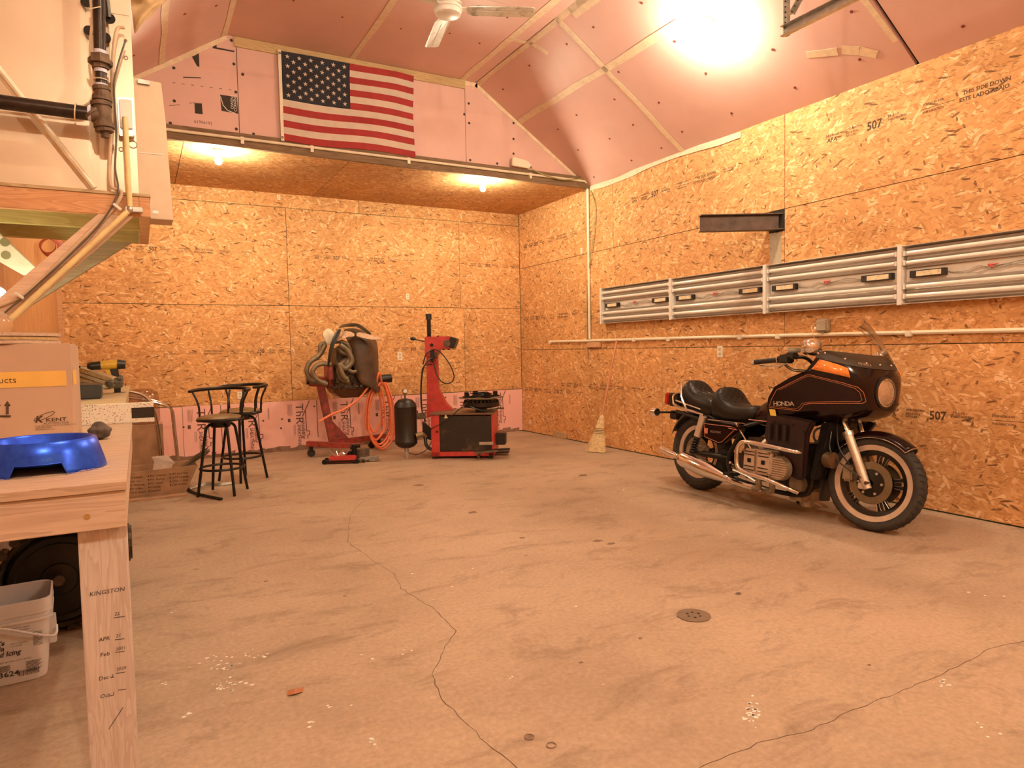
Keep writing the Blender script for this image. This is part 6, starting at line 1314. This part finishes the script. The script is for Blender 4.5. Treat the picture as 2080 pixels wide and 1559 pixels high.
# mirror and bars
m = MB(); mc = V(1.33, 1.195, .36); m.sph(mc, .075, 18, 12, sc=(.62, 1.1, .8)); mir = m.build('mirror', M_CHROME, bk, smooth=True)
m = MB(); m.cyl(mc + Vector((-.02, 0, 0)), mc + Vector((-.052, 0, 0)), .054, n=24); m.build('mirror_glass', plain('mirror glass', (.8, .8, .8), .03, 1, bmp=0), mir, smooth=True)
MB().tube([mc + Vector((.02, 0, -.02)), V(1.375, 1.125, .345)], .012, 8).build('mirror_stalk', M_CHROME, mir)
mc2 = V(1.345, 1.175, -.37); MB().sph(mc2, .06, 18, 12, sc=(.62, 1.1, .8)).build('mirror', M_CHROME, bk, smooth=True)
for sd in (1, -1):
    MB().tube(bez([V(1.20, 1.02, 0), V(1.20, 1.04, sd * .10), V(1.17, 1.13, sd * .22), V(1.10, 1.12, sd * .32), V(.87, 1.085, sd * .395)], 7), .0125, 10).build('handlebar', M_BLACKM, bk, smooth=True)
    g0, g1 = V(1.03, 1.108, sd * .345), V(.875, 1.087, sd * .395); gp = MB().cyl(g0, g1, .0185, n=16); gp.cyl(g0 + (g0 - g1).normalized() * .01, g0, .024, n=16); gr_ = gp.build('grip', M_BLACK, bk, smooth=True); MB().cyl(g1, g1 + (g1 - g0).normalized() * .022, .0175, n=16).build('bar_end', M_CHROME, gr_, smooth=True); MB().cyl(g0, g0 + (g0 - g1).normalized() * .006, .0245, n=16).build('grip_collar', M_CHROME, gr_, smooth=True)
    m = MB(); k0 = V(1.085, 1.115, sd * .335); m.box(tuple(k0 + Vector((-.03, -.035, -.03))), tuple(k0 + Vector((.06, .035, .03)))); m.box(tuple(k0 + Vector((.02, -.03, .0))), tuple(k0 + Vector((.10, .03, .045)))); m.build('switch_cluster', M_BLACK, bk, bevel=.01)
    MB().box(tuple(k0 + Vector((.035, -.03, .046))), tuple(k0 + Vector((.115, .03, .078)))).build('fluid_reservoir', plain('reservoir plastic', (.35, .32, .26), .4), bk, bevel=.008)
    MB().tube(bez([k0 + Vector((.05, 0, -.01)), k0 + Vector((0, -.02 * sd, -.045)), k0 + Vector((-.10, -.03 * sd, -.055)), k0 + Vector((-.19, -.03 * sd, -.05))], 5), .006, 6).build('lever', M_ALU, bk, smooth=True)
    for dz in (0, -.012): MB().tube(bez([k0 + Vector((-.0, 0, -.03 + dz)), k0 + Vector((.08, 0, -.07 + dz)), V(1.22, 1.04 + dz, sd * .25), V(1.30, 1.0, sd * .15)], 5), .0042, 6).build('control_cable', M_BLACK, bk)
# tank, seats
def blob(name, rings_, mat, sub=1, par=bk): m = MB(); m.loft(rings_); return m.build(name, mat, par, smooth=True, sub=sub, ang=180)
def sec(s_, t0, t1, w_, n=14, pw=.7):
    "rounded cross-section at station s_, from t0 (bottom) to t1 (top)"
    c_, h = (t0 + t1) / 2, (t1 - t0) / 2; return [V(s_, c_ + math.copysign(abs(math.sin(a)) ** pw, math.sin(a)) * h, math.copysign(abs(math.cos(a)) ** pw, math.cos(a)) * w_) for a in [2 * PI * i / n for i in range(n)]]
blob('fuel_tank', [sec(.60, .64, .70, .06), sec(.64, .61, .745, .12), sec(.74, .60, .82, .16), sec(.90, .61, .865, .18), sec(1.06, .63, .87, .17), sec(1.16, .66, .84, .10)], M_PAINT)
m = MB(); m.tube([V(.64, .655, .155), V(1.02, .655, .19)], .004, 5); m.build('tank_stripe', M_STRP, bk)
# rider seat: broad pad with raised quilted back
blob('rider_seat', [sec(.22, .64, .72, .12), sec(.235, .62, .86, .165), sec(.27, .61, .915, .175), sec(.315, .61, .90, .175), sec(.37, .61, .80, .175), sec(.44, .61, .765, .165), sec(.52, .61, .76, .15), sec(.59, .62, .77, .125), sec(.64, .64, .765, .09), sec(.67, .66, .71, .04)], M_SEAT)
blob('passenger_seat', [sec(-.165, .70, .80, .10), sec(-.15, .68, .92, .14), sec(-.11, .67, .955, .15), sec(-.065, .665, .945, .15), sec(.0, .66, .86, .155), sec(.08, .65, .83, .155), sec(.16, .64, .825, .155), sec(.225, .64, .79, .15), sec(.245, .66, .76, .12)], M_SEAT)
bpy.context.view_layer.update()
def quilt(seat, x0, zc, hw, hz, nm):
    "stitch lines dropped on to the seat surface"
    ev = seat.evaluated_get(bpy.context.evaluated_depsgraph_get()); m = MB()
    for k in range(-4, 5):
        for sg in (1, -1):
            pts = []
            for i in range(17):
                f = (i / 16 - .5) * 2; y = k * .06 + sg * f * .075; z = zc + f * hz
                if abs(y) > hw: continue
                ok, loc, nr, _ = ev.ray_cast(Vector((x0 + .35, y, z + .10)), Vector((-.96, 0, -.28)).normalized())
                if ok: pts.append(loc + nr * .0005)
                elif len(pts) > 2: break
            if len(pts) > 2: m.tube(pts, .0025, 4)
    m.build(nm, M_BLACK, seat)
for st_, x0, zc in ((bpy.data.objects['rider_seat'], .33, .83), (bpy.data.objects['passenger_seat'], -.04, .875)): quilt(st_, x0, zc, .15, .075, 'quilting')
MB().tube([V(.235, .622, .172), V(.60, .618, .15)], .005, 6).build('seat_trim', M_CHROME, bk)
# side cover
m = MB(); so_ = [(.195, .60), (.60, .605), (.635, .60), (.60, .575), (.40, .435), (.36, .43), (.20, .47), (.165, .50)]; m.prism(so_, lambda a, b: V(a, b, .13), lambda a, b: V(a, b, .185)); sc_ = m.build('side_cover', M_PAINT, bk, bevel=.012)
m = MB(); m.prism(so_, lambda a, b: V(a, b, -.13), lambda a, b: V(a, b, -.185)); m.build('side_cover', M_PAINT, bk, bevel=.012)
m = MB(); cyc = [V(a, b, .1865) for a, b in ((.205, .585), (.50, .585), (.545, .575), (.41, .455), (.37, .447), (.22, .478))]; m.tube(cyc, .0024, 5, closed=True); m.tube([V(.47, .572, .1865), V(.56, .565, .1865)], .003, 5); m.build('cover_stripe', M_STRP, sc_)
m = MB(); m.text('GOLDWING', .026, V(.275, .52, .187), (1, 0, 0), (0, 0, 1), shear=.2, sx=.8); m.text('1100', .001, V(.275, .50, .187), (1, 0, 0), (0, 0, 1)) if 0 else None; m.build('cover_lettering', M_BADGE, sc_)
m = MB(); m.plate([V(.215, .505, .186), V(.25, .505, .186), V(.25, .55, .186), V(.215, .55, .186)], (0, -1, 0), .002); m.build('crest', M_STRP, sc_); 
# lower frame, swingarm
m = MB()
for sd in (1, -1):
    m.tube(bez([V(.60, .60, sd * .15), V(.56, .50, sd * .17), V(.48, .35, sd * .17), V(.50, .24, sd * .17), V(.62, .17, sd * .16), V(1.15, .16, sd * .14), V(1.22, .35, sd * .12), V(1.27, .72, sd * .06)], 5), .018, 8)
    m.tube([V(.56, .60, sd * .16), V(.10, .62, sd * .14), V(-.20, .66, sd * .12)], .015, 8); m.tube([V(.60, .60, sd * .15), V(1.2, .80, sd * .08)], .016, 8)
m.build('frame', M_BLACKM, bk, smooth=True)
MB().cyl(V(.72, .42, .185), V(.52, .62, .165), .007).build('frame_strut', M_CHROME, bk)
m = MB()
for sd in (1, -1): m.tube([V(RWX, RZ, sd * .12), V(.48, .33, sd * .13)], .026, 10)
m.build('swingarm', M_BLACKM, bk, smooth=True)
m = MB(); m.cyl(V(RWX, RZ, .06), V(RWX, RZ, .14), .055, n=20); m.box(tuple(V(.02, .36, .09)), tuple(V(.16, .30, .14))); m.build('final_drive', M_ENG, bk, bevel=.01)
m = MB(); m.cyl(V(RWX, RZ, .05), V(RWX, RZ, .058), .13, n=40); m.build('rear_disc', M_DISC, bk, smooth=True); MB().box(tuple(V(.0, .40, .05)), tuple(V(.17, .28, .11))).build('rear_caliper', M_ENG, bk, bevel=.02)
for sd in (1, -1):
    m = MB(); m.cyl(V(.16, .645, sd * .155), V(.105, .47, sd * .155), .031, n=20); sh_ = m.build('shock_cover', M_RIM, bk, smooth=True)
    m = MB()
    for k in range(6): m.ring(V(.10 - k * .007, .455 - k * .022, sd * .155), (.3, 0, 1), .026, .006, 18, 6)
    m.cyl(V(.105, .47, sd * .155), V(.06, .33, sd * .155), .012); m.build('shock_spring', M_BLACKM, bk, smooth=True)
# engine: flat four
m = MB(); m.box(tuple(V(.60, .20, -.17)), tuple(V(1.12, .52, .17))); m.cyl(V(1.10, .31, 0), V(1.22, .31, 0), .10, n=24); m.box(tuple(V(.50, .22, -.12)), tuple(V(.66, .40, .12))); m.build('crankcase', plain('dark engine case', (.06, .045, .035), .5, .5, var=.4, bmp=.4), bk, bevel=.03)
for sd in (1, -1):
    y0_, y1_ = sorted((-.16 * sd, -.33 * sd)); m = MB(); m.box((.80, y0_, .29), (1.06, y1_, .45)); m.build('cylinder_head', M_ENG, bk, bevel=.012)
    cv_ = MB(); ya, yb_ = sorted((-.325 * sd, -.365 * sd)); cv_.box((.79, ya, .28), (1.045, yb_, .455)); hc_ = cv_.build('valve_cover', M_RIM, bk, bevel=.014)
    k = MB(); yy = -.367 * sd
    for x0_ in (.81, .935):
        for z_ in (.30, .325, .41, .432): k.box((x0_, min(yy, yy - .004 * sd), z_), (x0_ + .09, max(yy, yy - .004 * sd), z_ + .006))
        k.box((x0_ + .03, min(yy, yy - .003 * sd), .355), (x0_ + .06, max(yy, yy - .003 * sd), .385))
    k.build('cover_ribs', M_BLACKM, hc_)
    k = MB(); k.box((.908, min(yy, yy - .008 * sd), .285), (.925, max(yy, yy - .008 * sd), .45))
    for x_, z_ in ((.805, .44), (.805, .295), (1.03, .44), (1.03, .295)): k.cyl((x_, yy, z_), (x_, yy - .01 * sd, z_), .01, n=8)
    k.build('cover_bolts', M_CHROME, hc_)
    k = MB(); cc = V(1.09, .345, 0); cc.y = -.30 * sd; k.cyl(cc, cc + Vector((0, -.05 * sd, 0)), .088, .082, n=32); kk_ = k.build('belt_cover', M_ENG, bk, smooth=True, ang=30)
    k = MB()
    for j in range(9): zz = -.064 + j * .016; hw_ = math.sqrt(max(0, .078 ** 2 - zz ** 2)); q0 = cc + Vector((-hw_, -.052 * sd, zz)); q1 = cc + Vector((hw_, -.052 * sd, zz)); k.bar(q0, q1, .006, .005)
    k.build('belt_cover_ribs', M_RIM, kk_)
    # carb cover bits / intake
    MB().tube(bez([V(.86, .46, sd * .26), V(.87, .52, sd * .20), V(.92, .56, sd * .10)], 5), .022, 10).build('intake_pipe', M_RIM, bk, smooth=True)
    # crash bar
    MB().tube(bez([V(1.24, .475, sd * .30), V(1.20, .483, sd * .36), V(1.0, .50, sd * .405), V(.85, .505, sd * .41), V(.80, .485, sd * .41), V(.775, .44, sd * .41), V(.775, .36, sd * .41), V(.80, .305, sd * .41), V(.87, .28, sd * .405), V(1.05, .255, sd * .38), V(1.16, .215, sd * .32), V(1.20, .19, sd * .26)], 6), .0155, 12).build('crash_bar', M_CHROME, bk, smooth=True)
    # exhaust
    for x_ in (.88, 1.0): MB().tube(bez([V(x_, .30, sd * .30), V(x_ + .015, .22, sd * .30), V(x_ - .02, .165, sd * .26), V(x_ - .12, .15, sd * .21), V(x_ - .26, .155, sd * .20)], 6), .022, 12).build('exhaust_header', M_ENG, bk, smooth=True)
    MB().tube([V(.90, .150, sd * .20), V(.72, .152, sd * .22), V(.62, .165, sd * .235), V(.54, .182, sd * .245)], .024, 14).build('exhaust_pipe', M_CHROME, bk, smooth=True)
    ax_ = (V(-.02, .285, sd * .25) - V(.56, .178, sd * .245)).normalized(); p0 = V(.56, .178, sd * .245); L_x = .80
    MB().lathe([(.018, 0), (.028, .005), (.038, .05), (.062, .20), (.067, .24), (.067, .50), (.058, .535), (.030, .56), (.024, .58), (.024, .60), (.030, .605), (.030, .80), (.025, .80), (.024, .62), (0, .62)], p0, ax_, 28).build('muffler', M_CHROME, bk, smooth=True)
m = MB(); m.box(tuple(V(1.0, .10, -.10)), tuple(V(1.12, .18, .10))); m.cyl(V(1.13, .24, .14), V(1.13, .24, .20), .06, n=20); m.cyl(V(1.08, .12, 0), V(1.08, .06, 0), .05); m.build('oil_filter_housing', M_ENG, bk, bevel=.008)
m = MB(); m.cyl(V(.62, .23, .20), V(.62, .23, .33), .012); m.box(tuple(V(.58, .22, .25)), tuple(V(.66, .245, .34))); m.build('foot_peg', M_BLACK, bk, bevel=.004); m = MB(); m.tube([V(.55, .25, .19), V(.70, .23, .21), V(.80, .20, .22)], .011, 8); m.build('brake_pedal', M_ALU, bk, smooth=True)
MB().tube([V(.72, .16, -.18), V(.84, .0 + .012, -.26)], .014, 8).build('side_stand', M_BLACKM, bk)
MB().sph(V(.50, .30, .175), .014, 10, 8).build('pivot_cap', M_CHROME, bk, smooth=True)
# lower leg cowls and radiator
M_COWL = M_PNLD
for sd in (1, -1):
    m = MB(); m.prism([(.99, .735), (1.36, .70), (1.30, .60), (1.245, .30), (1.20, .27), (1.12, .30), (1.08, .44), (.95, .52), (.935, .55)], lambda a, b: V(a, b, sd * (.22 + (b - .27) * .20)), lambda a, b: V(a, b, sd * (.26 + (b - .27) * .24))); cw_ = m.build('leg_cowl', M_COWL, bk, bevel=.012)
    k = MB()
    for j in range(3): x_ = .99 + j * .065; k.prism([(x_ + .02, .655), (x_ + .045, .65), (x_ + .025, .53), (x_ + .0, .535)], lambda a, b: V(a, b, sd * (.268 + (b - .27) * .24)), lambda a, b: V(a, b, sd * (.28 + (b - .27) * .25)))
    k.build('cowl_louvre', M_BLACK, cw_, bevel=.006)
    for (a, b) in ((1.045, .665), (1.20, .66), (1.28, .62)): q_ = V(a, b, sd * (.262 + (b - .27) * .24)); MB().sph(q_, .009, 8, 6).build('cowl_screw', M_BLACKM, cw_)
m = MB(); m.prism([(1.23, .29), (1.28, .29), (1.36, .69), (1.30, .69)], lambda a, b: V(a, b, -.19), lambda a, b: V(a, b, .19)); rd_ = m.build('radiator', M_BLACK, bk, bevel=.006); MB().tube([V(1.285, .29, .192), V(1.365, .69, .192)], .003, 5).build('radiator_edge', M_BLACKM, rd_)
m = MB(); m.tube(bez([V(1.30, .66, .16), V(1.27, .63, .21), V(1.27, .57, .21), V(1.29, .55, .18)], 5), .008, 8); m.build('radiator_hose', M_RUBBER, bk, smooth=True)
for sd in (1, -1): m = MB(); m.lathe([(0, 0), (.04, .0), (.055, .02), (.055, .07), (.0, .08)], V(1.33, .44, sd * .17), (1, 0, 0), 20); m.build('horn', plain('brown horn', (.14, .08, .04), .5, .4), bk, smooth=True)
m = MB(); m.box(tuple(V(1.34, .70, -.12)), tuple(V(1.44, .78, .12))); m.cyl(V(1.40, .66, 0), V(1.33, .95, 0), .035); m.build('fork_yoke', M_BLACKM, bk, bevel=.008)
# rails, lamps at the back
m = MB()
for sd in (1, -1):
    m.tube(bez([V(.165, .655, sd * .16), V(.08, .672, sd * .175), V(-.10, .70, sd * .18), V(-.20, .725, sd * .16), V(-.25, .75, sd * .10), V(-.26, .76, 0)], 5), .011, 8); m.tube([V(-.02, .687, sd * .178), V(-.10, .79, sd * .165), V(-.155, .885, sd * .13)], .009, 8); m.tube([V(.13, .70, sd * .16), V(-.17, .755, sd * .165)], .007, 8)
m.tube(bez([V(-.155, .885, .13), V(-.185, .93, .08), V(-.19, .94, 0), V(-.185, .93, -.08), V(-.155, .885, -.13)], 5), .008, 8); m.tube(bez([V(-.20, .72, .16), V(-.24, .80, .13), V(-.26, .82, 0), V(-.24, .80, -.13), V(-.20, .72, -.16)], 5), .009, 8); m.build('grab_rail', M_CHROME, bk, smooth=True)
MB().box(tuple(V(-.36, .70, -.09)), tuple(V(-.22, .82, .09))).build('tail_lamp_housing', M_BLACK, bk, bevel=.015); MB().box(tuple(V(-.415, .708, -.085)), tuple(V(-.36, .815, .085))).build('tail_lamp_lens', plain('red lens', (.45, .02, .02), .15, bmp=0, coat=.6), bk, bevel=.012)
for sd in (1, -1):
    st_ = MB().cyl(V(-.28, .645, sd * .06), V(-.335, .64, sd * .21), .009).build('signal_stalk', M_BLACKM, bk); m = MB(); m.cyl(V(-.325, .64, sd * .235), V(-.375, .64, sd * .235), .034, .040, n=20); m.build('rear_signal', M_CHROME, bk, smooth=True); MB().cyl(V(-.375, .64, sd * .235), V(-.395, .64, sd * .235), .038, .034, n=20).build('signal_lens', M_AMB, bk, smooth=True)
MB().box(tuple(V(-.36, .58, -.06)), tuple(V(-.26, .66, .06))).build('plate_bracket', M_BLACK, bk, bevel=.01)
